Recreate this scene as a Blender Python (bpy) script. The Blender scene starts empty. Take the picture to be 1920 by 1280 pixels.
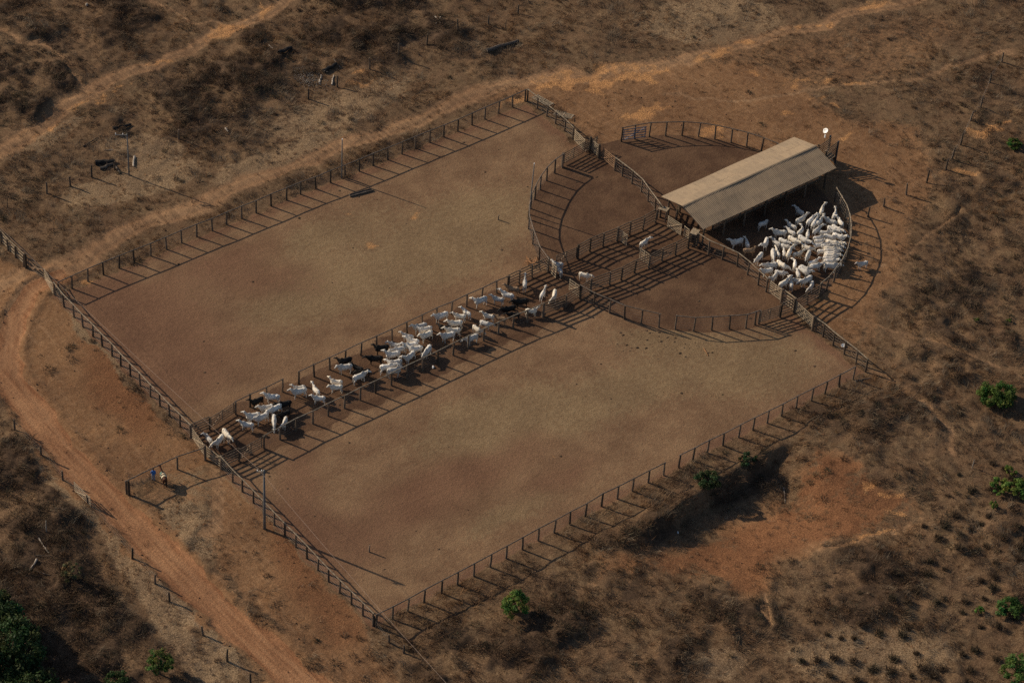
import bpy, math, random
import numpy as np
from mathutils import Vector, Matrix
random.seed(7); rng = np.random.default_rng(7)
SC = bpy.context.scene
COL = SC.collection
R = math.radians

# ------------------------------------------------------------------ camera
FPX = 4871.5627; CAMH = 200.0
AX = np.array([0.78732119, -0.36730636, 0.49518823])      # world X seen in camera axes (x right, y down, z forward)
AY = np.array([-0.61400992, -0.53985218, 0.57580504])
AZ = np.array([0.05583159, -0.75739399, -0.6505668])
ORG = np.array([183.77272727, 181.63636364])
cam = bpy.data.cameras.new('camera'); camo = bpy.data.objects.new('camera', cam); COL.objects.link(camo)
cx = Vector((AX[0], AY[0], AZ[0])); cy = -Vector((AX[1], AY[1], AZ[1])); cz = -Vector((AX[2], AY[2], AZ[2]))
m = Matrix((cx, cy, cz)).transposed().to_4x4(); m.translation = Vector((-ORG[0], -ORG[1], CAMH))
camo.matrix_world = m
cam.sensor_width = 36; cam.sensor_fit = 'HORIZONTAL'; cam.lens = FPX / 1920 * 36
cam.clip_start = 1; cam.clip_end = 5000
SC.camera = camo

def U(x, y, z=0.0):
    """point of the photograph -> point on the level z"""
    x = np.asarray(x, float); y = np.asarray(y, float)
    r = (x - 960)[..., None] * np.array([1, 0, 0]) + (y - 640)[..., None] * np.array([0, 1, 0]) + np.array([0, 0, FPX])
    t = -(CAMH - z) / (r @ AZ)
    return np.stack([(r @ AX) * t - ORG[0], (r @ AY) * t - ORG[1]], -1)
def V(x, y, z=0.0):
    p = U(x, y, z); return Vector((float(p[0]), float(p[1]), z))

# ------------------------------------------------------------------ light
SUN_EL = 27.0; SUN_AZ_SHADOW = -64.3            # shadows run this way in world X/Y
sd = Vector((math.cos(R(SUN_AZ_SHADOW)) * math.cos(R(SUN_EL)), math.sin(R(SUN_AZ_SHADOW)) * math.cos(R(SUN_EL)), -math.sin(R(SUN_EL))))
sl = bpy.data.lights.new('sun', 'SUN'); sl.energy = 4.5; sl.angle = R(0.53); sl.color = (1, .83, .61)
so = bpy.data.objects.new('sun', sl); COL.objects.link(so); so.rotation_euler = sd.to_track_quat('-Z', 'Y').to_euler()
so.location = (0, 0, 60)
W = bpy.data.worlds.new('World'); SC.world = W; W.use_nodes = True
nt = W.node_tree; bg = nt.nodes['Background']; sky = nt.nodes.new('ShaderNodeTexSky'); sky.sky_type = 'NISHITA'
sky.sun_disc = False; sky.sun_elevation = R(SUN_EL); sky.sun_rotation = math.atan2(-sd.x, -sd.y); sky.air_density = 1.0; sky.dust_density = 1.0
nt.links.new(sky.outputs[0], bg.inputs[0]); bg.inputs[1].default_value = 0.075
SC.view_settings.view_transform = 'Standard'; SC.view_settings.look = 'None'; SC.view_settings.gamma = 1
SC.view_settings.exposure = 0.06
SC.cycles.use_denoising = False; SC.cycles.max_bounces = 5; SC.cycles.diffuse_bounces = 3

# ------------------------------------------------------------------ noise and masks
def _h(ix, iy, s):
    n = (ix.astype(np.int64) * 374761393 + iy.astype(np.int64) * 668265263 + s * 1442695041) & 0xFFFFFFFF
    n = ((n ^ (n >> 13)) * 1274126177) & 0xFFFFFFFF
    return ((n ^ (n >> 16)) & 0xFFFFFF) / float(0xFFFFFF)
def vnoise(x, y, s=0):
    ix = np.floor(x); iy = np.floor(y); fx = x - ix; fy = y - iy
    fx = fx * fx * fx * (fx * (fx * 6 - 15) + 10); fy = fy * fy * fy * (fy * (fy * 6 - 15) + 10)
    a = _h(ix, iy, s); b = _h(ix + 1, iy, s); c = _h(ix, iy + 1, s); d = _h(ix + 1, iy + 1, s)
    return (a * (1 - fx) + b * fx) * (1 - fy) + (c * (1 - fx) + d * fx) * fy
def fbm(x, y, w, o=4, s=0, g=.5):
    t = 0; a = 1; n = 0; ca, sa = .8, .6
    for k in range(o):
        t = t + a * vnoise(x / w, y / w, s + k * 17); n += a; a *= g; w *= .5
        x, y = ca * x - sa * y + 31.7, sa * x + ca * y + 11.3
    return t / n
def sstep(a, b, x):
    t = np.clip((x - a) / (b - a), 0, 1); return t * t * (3 - 2 * t)
def seg_d(P, a, b):
    ab = b - a; t = np.clip(((P - a) @ ab) / max(ab @ ab, 1e-9), 0, 1)
    return np.hypot(*(P - a - t[:, None] * ab).T), t
def line_d(P, pts):
    d = np.full(len(P), 1e9)
    for i in range(len(pts) - 1): d = np.minimum(d, seg_d(P, pts[i], pts[i + 1])[0])
    return d
def W_(px): px = np.array(px, float); return U(px[:, 0], px[:, 1])
def poly_in(P, Q):
    c = np.zeros(len(P), bool); j = len(Q) - 1
    for i in range(len(Q)):
        xi, yi = Q[i]; xj, yj = Q[j]
        hit = ((yi > P[:, 1]) != (yj > P[:, 1])) & (P[:, 0] < (xj - xi) * (P[:, 1] - yi) / (yj - yi + 1e-12) + xi)
        c ^= hit; j = i
    return c
def poly_m(P, px, soft=1.5):
    Q = W_(px); lo = Q.min(0) - soft * 2; hi = Q.max(0) + soft * 2
    out = np.zeros(len(P)); k = np.where((P >= lo).all(1) & (P <= hi).all(1))[0]
    if len(k) == 0: return out
    S = P[k]; d = line_d(S, np.vstack([Q, Q[:1]])) * np.where(poly_in(S, Q), 1, -1)
    out[k] = sstep(-soft, soft, d); return out
def stroke_m(P, px, w, soft=.6):
    Q = W_(px); lo = Q.min(0) - w - soft * 2; hi = Q.max(0) + w + soft * 2
    out = np.zeros(len(P)); k = np.where((P >= lo).all(1) & (P <= hi).all(1))[0]
    if len(k): out[k] = 1 - sstep(w - soft, w + soft, line_d(P[k], Q))
    return out
def blob_m(P, x, y, rx, ry, rot=0, s0=.45, s1=1.25):
    """soft oval given in the photograph, rot in degrees"""
    c = W_([(x, y)])[0]; e = W_([(x + rx * math.cos(R(rot)), y + rx * math.sin(R(rot)))])[0] - c
    f = W_([(x - ry * math.sin(R(rot)), y + ry * math.cos(R(rot)))])[0] - c
    q = (P - c) @ np.linalg.inv(np.stack([e, f])); return 1 - sstep(s0, s1, np.hypot(*q.T))

PX0, PX1, PY0, PY1, RC = -71.9, -0.4, -32.6, 32.6, 19.87
ROAD = [(-120, 470), (-60, 590), (0, 690), (60, 770), (120, 850), (190, 925), (270, 1008), (350, 1085), (430, 1160), (510, 1228), (600, 1305), (700, 1400)]
TRACKS = [([(110, 515), (60, 545), (25, 600), (12, 660), (35, 730), (80, 790)], 1.2), ([(70, 500), (0, 540), (-60, 600)], 1.6), ([(60, 540), (110, 510), (210, 452), (330, 397), (480, 340), (640, 275), (760, 228), (860, 190), (950, 160), (1060, 135)], 1.7),
          ([(-60, 330), (0, 290), (70, 240), (130, 190), (200, 152), (270, 132), (330, 102), (400, 66), (460, 36), (540, 0), (640, -40)], 1.5),
          ([(1060, 150), (1130, 140), (1230, 122), (1330, 100), (1450, 70), (1560, 38), (1700, 0), (1800, -30)], 1.6)]
PATHS = [([(-20, 50), (60, 85), (120, 115), (165, 165)], .45), ([(290, 5), (350, 42), (420, 48)], .4), ([(1490, 590), (1640, 610), (1800, 660), (1940, 715)], .35),
         ([(1628, 700), (1700, 745), (1760, 790), (1790, 860)], .45), ([(1530, 1035), (1590, 1015), (1660, 1002), (1700, 985)], .4), ([(1430, 1140), (1450, 1170), (1440, 1110)], .4),
         ([(1240, 180), (1400, 190), (1560, 160), (1700, 150), (1900, 95)], .5), ([(395, 1000), (410, 940), (395, 880)], .8), ([(1640, 500), (1700, 470), (1800, 400)], .3)]
BRUSH_AND_SHADE = [([(-40, 90), (60, 75), (150, 130), (148, 170), (90, 210), (-40, 225)], .95), ([(215, 45), (290, 20), (355, 50), (330, 85), (260, 100), (210, 85)], .95),
         ([(290, 145), (350, 112), (430, 92), (480, 45), (560, 20), (640, -10), (760, -20), (830, 20), (880, 60), (820, 95), (740, 118), (660, 115), (600, 142), (520, 152), (480, 182), (460, 222), (400, 238), (330, 228), (290, 190)], .95),
         ([(-40, -40), (220, -40), (270, 25), (200, 55), (120, 28), (-40, 40)], .7), ([(230, 262), (350, 235), (425, 238), (330, 292), (240, 285)], .65), ([(20, 195), (90, 180), (120, 200), (60, 228)], .8),
         ([(-60, 830), (60, 850), (140, 950), (170, 1000), (195, 1060), (225, 1120), (290, 1170), (350, 1300), (-60, 1400)], .95),
         ([(740, 1170), (860, 1105), (960, 1085), (1080, 1062), (1190, 1045), (1240, 1060), (1220, 1110), (1150, 1160), (1060, 1210), (1000, 1300), (780, 1300), (760, 1240)], .8),
         ([(1150, 1040), (1240, 960), (1330, 900), (1420, 860), (1450, 870), (1330, 960), (1230, 1030), (1180, 1060)], .75),  # scrub band along the pit bank, the bank's shade put into its colour
         ([(1400, 1065), (1500, 1045), (1640, 1005), (1760, 1040), (1700, 1100), (1660, 1150), (1560, 1205), (1440, 1185), (1350, 1120)], .6),
         ([(1250, 1060), (1340, 1110), (1345, 1200), (1280, 1300), (1220, 1300), (1150, 1210), (1220, 1130)], .55), ([(1590, 760), (1720, 730), (1770, 800), (1700, 860), (1600, 830), (1540, 790)], .5),
         ([(1640, 440), (1760, 410), (1960, 380), (1960, 600), (1760, 610), (1650, 560)], .4), ([(860, 0), (960, -20), (960, 30), (880, 40)], .6), ([(1800, 120), (1960, 100), (1960, 420), (1840, 330)], .35),
         ([(1560, 880), (1680, 860), (1800, 900), (1820, 980), (1700, 960), (1620, 910)], .35)]
ORANGE = [(300, 122, 30, 9, -10), (415, 62, 42, 15, -20), (480, 22, 40, 9, -15), (85, 242, 28, 9, -30), (170, 185, 34, 12, -25), (232, 166, 20, 7, -10), (1095, 150, 95, 20, -6), (1140, 133, 60, 14, -4), (1180, 150, 60, 10, 0), (1040, 168, 34, 8, -12), (1225, 130, 42, 12, -6),
          (1340, 105, 48, 14, -14), (1395, 80, 20, 8, -10), (1510, 50, 60, 9, -17), (1640, 12, 40, 8, -18), (1190, 225, 40, 14, -10), (1220, 205, 40, 8, -8), (1420, 146, 26, 8, 0), (1520, 148, 50, 6, -5), (1600, 155, 40, 5, -6), (1560, 195, 34, 8, 20), (1590, 260, 26, 6, -30), (1345, 245, 26, 14, 0), (1480, 215, 30, 8, 0),
          (700, 455, 20, 13, 20), (668, 150, 30, 10, 0), (655, 400, 14, 5, 0), (790, 410, 14, 6, 10), (1640, 928, 46, 14, 10), (1695, 975, 40, 6, 12), (1620, 1010, 60, 5, -18), (165, 528, 18, 6, 0), (965, 195, 30, 6, -12), (1020, 865, 10, 4, 0), (1860, 240, 60, 9, -10), (1800, 330, 40, 10, 0)]
REDP = [(330, 620, 240, 95, 25), (220, 560, 130, 50, 10), (300, 680, 120, 60, 40), (420, 480, 120, 30, -20), (500, 520, 140, 40, 0), (900, 880, 200, 45, -20), (790, 940, 130, 50, -20), (560, 900, 60, 90, 0), (1050, 900, 120, 30, -25), (640, 1010, 120, 60, 20), (1320, 560, 90, 30, 0), (200, 700, 120, 80, 40), (260, 790, 120, 50, 40), (560, 1080, 110, 60, 45), (640, 1180, 90, 70, 40), (560, 1020, 60, 40, 40)]
TANP = [(880, 420, 170, 70, -20), (560, 560, 120, 50, -20), (760, 500, 200, 60, -15), (1150, 740, 260, 60, -20), (1420, 690, 130, 60, -10), (1250, 640, 120, 25, 0), (900, 790, 160, 50, -20), (620, 440, 130, 40, -20), (960, 960, 120, 30, -25)]
PALE = [(380, 970, 80, 90, 45), (300, 860, 100, 35, 30), (150, 590, 60, 60, 50), (210, 660, 40, 70, -45), (560, 1100, 26, 120, -42), (460, 940, 26, 110, -40), (240, 950, 30, 70, -40), (280, 1040, 34, 70, -45), (350, 1130, 30, 60, -40), (420, 1230, 30, 70, -35),
        (1640, 1230, 200, 60, 0), (1350, 1240, 60, 40, 0), (250, 340, 150, 40, -15), (640, 200, 160, 40, -20), (100, 250, 60, 20, -30), (1330, 40, 160, 50, 0), (260, 280, 90, 26, 0), (520, 300, 160, 30, -20), (420, 700, 1, 1, 0)]
PIT_TOP = [(1165, 1035), (1235, 975), (1300, 930), (1350, 898), (1400, 872), (1440, 850), (1490, 828)]
PITRED = [(1250, 1020), (1380, 950), (1470, 880), (1540, 835), (1610, 860), (1700, 920), (1740, 970), (1660, 1010), (1560, 1025), (1480, 1060), (1420, 1130), (1330, 1110), (1240, 1080), (1150, 1090), (1100, 1110), (1120, 1060), (1200, 1040)]
BAREDIRT = [([(60, 525), (110, 560), (150, 625), (215, 700), (290, 770), (345, 820), (380, 870), (330, 890), (260, 890), (200, 900), (120, 840), (30, 740), (-100, 640), (-100, 440), (0, 485)], 1.0, 1.4),
            ([(225, 905), (330, 870), (410, 870), (430, 960), (350, 960), (260, 940)], .5, 1.5),
            ([(415, 870), (460, 920), (560, 1040), (680, 1165), (740, 1290), (640, 1300), (560, 1210), (470, 1130), (400, 1020), (385, 900)], .85, 1.8),
            ([(1000, 175), (1130, 120), (1300, 115), (1460, 130), (1560, 210), (1690, 260), (1700, 360), (1660, 440), (1640, 560), (1600, 640), (1500, 590), (1400, 400), (1100, 260)], .97, 3.0),
            ([(1560, 210), (1720, 230), (1760, 330), (1720, 420), (1680, 560), (1620, 680), (1600, 560), (1640, 400)], .75, 3.0),
            ([(880, 195), (960, 165), (1060, 120), (1080, 160), (1000, 190)], .7, 1.5), ([(1190, 235), (1300, 60), (1480, 60), (1750, 0), (1850, 60), (1700, 160), (1500, 200)], .5, 5.0)]

SMOOTH = [[(900, 60), (1100, -60), (1700, -60), (1960, 40), (1880, 200), (1780, 330), (1720, 450), (1650, 640), (1500, 560), (1300, 300), (1000, 200)],
          [(-60, 330), (120, 250), (300, 300), (560, 180), (760, 130), (960, 120), (960, 180), (640, 300), (100, 530), (-60, 480)]]
def masks(P, warp=True):
    """what covers the ground at each point: dict of numbers from 0 to 1"""
    M = {}; x, y = P[:, 0], P[:, 1]
    Q = P + 1.6 * np.stack([fbm(x, y, 5, 3, 5) - .5, fbm(x, y, 5, 3, 9) - .5], -1) * 2 if warp else P
    d = np.minimum(np.minimum(x - PX0, PX1 - x), np.minimum(y - PY0, PY1 - y))
    pen = sstep(-.3, .5, d + (fbm(x, y, 1.5, 2, 3) - .5) * 1.0); circ = 1 - sstep(RC - .2, RC + .3, np.hypot(x, y))
    lane = sstep(-1.0, .8, np.minimum(np.minimum(x - PX0, 19 - x), 4.3 - np.abs(y + .2)) + (fbm(x, y, 2, 3, 31) - .5) * 2.2)
    M['pen'] = np.maximum(pen, circ); M['circ'] = np.maximum(circ, lane); M['lane'] = lane
    dr = line_d(P, W_(ROAD)); d2_ = line_d(P, W_([(112, 514), (62, 542), (28, 596), (14, 660), (24, 725), (62, 785)])); dr = np.minimum(dr, d2_ + .55 + .5 * (fbm(x, y, 3, 2, 29) - .3)); M['road'] = 1 - sstep(1.5, 2.3, dr + (fbm(x, y, 3, 3, 21) - .5) * 1.6); M['roadd'] = dr
    t = np.zeros(len(P))
    for px, w in TRACKS: t = np.maximum(t, stroke_m(Q, px, w, 1.0) * .8)
    for px, w in PATHS: t = np.maximum(t, stroke_m(Q, px, w, .35) * .75)
    M['track'] = t * (1 - M['pen'])
    b = np.zeros(len(P))
    for px, a in BRUSH_AND_SHADE: b = np.maximum(b, poly_m(Q, px, 1.8) * a)
    keep = (1 - M['pen']) * (1 - np.clip(t * 1.4, 0, 1)) * (1 - M['road'])
    big = fbm(x, y, 5.5, 4, 300); M['big'] = big
    sm = np.maximum(poly_m(Q, SMOOTH[0], 6), poly_m(Q, SMOOTH[1], 4)); M['smooth'] = sm; nat = (.42 * sstep(.55, .68, big) + .16 * sstep(.52, .66, fbm(x, y, 2.4, 3, 310))) * (1 - .8 * sm)
    M['brush'] = np.clip(b * (.30 + .75 * sstep(.36, .54, big)) + nat * (1 - b), 0, 1) * keep
    e = np.zeros(len(P)); Q2 = Q + 4.5 * np.stack([fbm(x, y, 3, 3, 15) - .5, fbm(x, y, 3, 3, 19) - .5], -1)
    for px, a, s in BAREDIRT: e = np.maximum(e, poly_m(Q, px, s) * a)
    e = np.maximum(e, (1 - sstep(1.8, 4.2, dr + (fbm(x, y, 2.2, 3, 27) - .5) * 2.5)) * .75); e = np.maximum(e, poly_m(Q2, PITRED, 3.8) * (.55 + .4 * sstep(.35, .6, fbm(x, y, 3.5, 3, 37)))); M['dirt'] = e * (1 - M['pen']); M['brush'] = M['brush'] * (1 - .85 * e)
    o = np.zeros(len(P)); Q2 = Q + 3.0 * np.stack([fbm(x, y, 1.8, 3, 15) - .5, fbm(x, y, 1.8, 3, 19) - .5], -1) if warp else Q
    for a in ORANGE: o = np.maximum(o, blob_m(Q2, a[0], a[1], a[2] * 1.15, a[3] * 1.15, a[4]))
    M['orange'] = o * sstep(.24, .54, fbm(x, y, 1.3, 3, 23))
    r = np.zeros(len(P))
    for a in REDP: r = 1 - (1 - r) * (1 - .62 * blob_m(Q, a[0], a[1], a[2] * 1.1, a[3] * 1.2, a[4], .1, 1.5))
    r = np.maximum(r, .75 * (1 - sstep(.2, 2.8, d + (fbm(x, y, 2, 3, 35) - .5) * 2)) * M['pen']); r = np.maximum(r, poly_m(Q2, PITRED, 4) * .8); M['red'] = r
    tn = np.zeros(len(P))
    for a in TANP: tn = 1 - (1 - tn) * (1 - .8 * blob_m(Q, a[0], a[1], a[2] * 1.1, a[3] * 1.2, a[4], .1, 1.5))
    M['tan'] = tn
    p = np.zeros(len(P))
    for a in PALE: p = np.maximum(p, blob_m(Q, *a))
    p = np.maximum(p, stroke_m(Q, [(60, 850), (150, 925), (205, 1000), (262, 1075), (300, 1130), (345, 1205), (410, 1300)], 1.1, .9)); p = np.maximum(p, stroke_m(Q, [(410, 870), (470, 960), (560, 1060), (650, 1150), (720, 1230)], .8, .8) * .6)
    M['pale'] = p * (1 - M['road']); M['brush'] = M['brush'] * (1 - .8 * p)
    x_ = 0; M['tuss'] = poly_m(P, [(1480, 1320), (1560, 1190), (1680, 1080), (1760, 960), (1840, 880), (1990, 830), (1990, 1400), (1480, 1400)], 3)
    M['keep'] = (1 - M['pen']) * (1 - M['road'])
    td = np.full(len(P), 9.)
    for px, w in TRACKS: td = np.minimum(td, line_d(Q, W_(px)))
    M['rut'] = np.maximum(np.exp(-((dr - .85) / .3) ** 2) * (.4 + .6 * fbm(x, y, 4, 2, 71)) + .5 * np.exp(-(dr / .25) ** 2), np.exp(-((td - .75) / .3) ** 2) * .8)
    return M
def height(P, M):
    x, y = P[:, 0], P[:, 1]
    rd = np.hypot(np.maximum(np.maximum(PX0 - x, x - PX1), 0), np.maximum(np.maximum(PY0 - y, y - PY1), 0)); rd = np.minimum(rd, np.maximum(np.hypot(x, y) - RC, 0))
    rd = np.minimum(rd, line_d(P, W_([(236, 925), (384, 862), (413, 880)])) - .5)
    f = .78 * sstep(.3, 5.5, rd) * (1 - .45 * M['smooth']) * M['keep'] * (1 - .75 * M['dirt']) * (1 - .6 * np.clip(M['track'] * 1.3, 0, 1))
    hum = fbm(x, y, 7, 4, 40, .55) - .42
    h = f * (.85 * hum + 1.5 * (.35 + .65 * M['brush']) * np.clip(M['big'] - .45, 0, 1) * 1.8 + .75 * M['brush'] * np.clip(fbm(x, y, 2.6, 3, 60) - .40, 0, 1) * 2)
    rid = 1 - np.abs(fbm(x, y, 2.6, 3, 80) * 2 - 1)
    h += f * .30 * (rid - .7)
    h -= M['rut'] * (1 - M['pen']) * .07
    h += M['keep'] * .09 * (fbm(x, y, 1.1, 2, 90) - .5)
    h += (M['pen']) * .05 * (fbm(x, y, 3.5, 3, 77) - .5)
    h += M['road'] * (.04 * (fbm(x * .6 + y * .6, x - y, 3, 2, 14) - .5) - .08)
    h += np.exp(-((M['roadd'] - 2.5) / .5) ** 2) * (1 - M['pen']) * .22 * fbm(x, y, 1.2, 3, 33)
    # borrow pit: a bank that drops away from the pens
    Q = W_(PIT_TOP); d = line_d(P, Q); j = np.argmin(np.stack([np.hypot(*(P - q).T) for q in Q]), 0)
    tan = np.gradient(Q, axis=0)[j]; side = np.sign(tan[:, 0] * (P[:, 1] - Q[j][:, 1]) - tan[:, 1] * (P[:, 0] - Q[j][:, 0]))
    s = -side * d; L = np.array([0, .6, 1, 1, 1, .7, 0])
    # weight along the bank
    wl = np.zeros(len(P)); best = np.full(len(P), 1e9)
    for i in range(len(Q) - 1):
        dd, t = seg_d(P, Q[i], Q[i + 1]); k = dd < best; best[k] = dd[k]; wl[k] = (L[i] * (1 - t) + L[i + 1] * t)[k]
    h -= 2.1 * wl * sstep(-.2, 1.4, s + (fbm(x, y, 1.5, 3, 50) - .5) * 1.2) * (1 - sstep(3.5, 17, s))
    return h

# ------------------------------------------------------------------ materials
def mat(name, col, rough=.9, var=.15, scale=3, col2=None, bump=0, spec=.2, objvar=0, coord='Object'):
    m = bpy.data.materials.new(name); m.use_nodes = True; n = m.node_tree; b = n.nodes['Principled BSDF']
    b.inputs['Roughness'].default_value = rough; b.inputs['Specular IOR Level'].default_value = spec
    tc = n.nodes.new('ShaderNodeTexCoord'); no = n.nodes.new('ShaderNodeTexNoise'); no.inputs['Scale'].default_value = scale; no.inputs['Detail'].default_value = 5
    n.links.new(tc.outputs[coord], no.inputs['Vector'])
    mx = n.nodes.new('ShaderNodeMix'); mx.data_type = 'RGBA'
    c2 = col2 or tuple(c * (1 - 2 * var) for c in col); c1 = col if col2 else tuple(min(1, c * (1 + 2 * var)) for c in col)
    mx.inputs[6].default_value = (*c2, 1); mx.inputs[7].default_value = (*c1, 1)
    rp = n.nodes.new('ShaderNodeMapRange'); rp.inputs[1].default_value = .3; rp.inputs[2].default_value = .7
    n.links.new(no.outputs[0], rp.inputs[0]); n.links.new(rp.outputs[0], mx.inputs[0]); out = mx.outputs[2]
    if objvar:
        oi = n.nodes.new('ShaderNodeObjectInfo'); hs = n.nodes.new('ShaderNodeHueSaturation'); mr = n.nodes.new('ShaderNodeMapRange')
        mr.inputs[3].default_value = 1 - objvar; mr.inputs[4].default_value = 1 + objvar
        n.links.new(oi.outputs['Random'], mr.inputs[0]); n.links.new(mr.outputs[0], hs.inputs['Value']); n.links.new(out, hs.inputs['Color']); out = hs.outputs[0]
    n.links.new(out, b.inputs['Base Color'])
    if bump:
        bp = n.nodes.new('ShaderNodeBump'); bp.inputs['Strength'].default_value = bump; bp.inputs['Distance'].default_value = .02
        n.links.new(no.outputs[0], bp.inputs['Height']); n.links.new(bp.outputs[0], b.inputs['Normal'])
    return m
WOOD = mat('weathered_dark_wood', (.105, .078, .058), .9, .3, 6, objvar=.5, bump=.5)
RAILM = mat('grey_rail_wood', (.15, .12, .098), .85, .25, 4, objvar=.15, bump=.4)
PALEW = mat('pale_board_wood', (.33, .265, .19), .85, .2, 5, objvar=.15, bump=.4)
PRAIL = mat('pale_rail_wood', (.22, .18, .135), .85, .25, 3, objvar=.12, bump=.4)
BOARD = mat('brown_board_wood', (.19, .14, .10), .88, .3, 5, objvar=.25, bump=.4)
LITW = mat('orange_lit_board_wood', (.27, .165, .10), .88, .25, 5)  # brown gate boards with the orange sunlight put into the colour
ORW = mat('fresh_orange_wood', (.30, .155, .075), .85, .25, 5, objvar=.2, bump=.4)
BLUEG = mat('blue_grey_painted_wood', (.13, .15, .20), .8, .2, 5, objvar=.1)
WIRE = mat('galvanised_wire', (.30, .28, .26), .5, .1, 3)
CABLE = mat('pale_overhead_cable', (.36, .27, .22), .6, .05, 1)
CONC = mat('grey_pole', (.17, .165, .16), .85, .15, 4)
WHITE = mat('white_enamel', (.85, .85, .83), .4, .03, 3, spec=.5)
RUB = mat('grey_rubble', (.24, .21, .18), .95, .3, 5)
LOGM = mat('dead_log', (.09, .075, .065), .95, .4, 5, bump=.6)
PLOG = mat('bleached_wood', (.36, .31, .26), .9, .3, 6, bump=.5)
CHAR = mat('charred_log', (.025, .023, .023), .95, .3, 5, bump=.6)
METAL = mat('dark_metal', (.05, .05, .055), .5, .2, 4)
BARK = mat('bark', (.10, .075, .055), .95, .3, 8)
DUNG = mat('dung', (.06, .040, .027), .95, .45, 1.2)
CLOD = mat('red_clods', (.27, .13, .07), .95, .3, 4)

def attr_mat(name, rough=.9, trans=0):
    m = bpy.data.materials.new(name); m.use_nodes = True; n = m.node_tree; b = n.nodes['Principled BSDF']
    a = n.nodes.new('ShaderNodeAttribute'); a.attribute_name = 'Col'; n.links.new(a.outputs['Color'], b.inputs['Base Color'])
    b.inputs['Roughness'].default_value = rough; b.inputs['Specular IOR Level'].default_value = .15
    if trans:
        t = n.nodes.new('ShaderNodeBsdfTranslucent'); n.links.new(a.outputs['Color'], t.inputs[0]); mx = n.nodes.new('ShaderNodeMixShader')
        mx.inputs[0].default_value = trans; n.links.new(b.outputs[0], mx.inputs[1]); n.links.new(t.outputs[0], mx.inputs[2])
        n.links.new(mx.outputs[0], n.nodes['Material Output'].inputs[0])
    return m
GRASSM = attr_mat('dry_grass_blades', .85, .2); LEAFM = attr_mat('green_leaves', .6, .35); BRUSHM = attr_mat('dry_brush_twigs', .9, .1)

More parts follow.
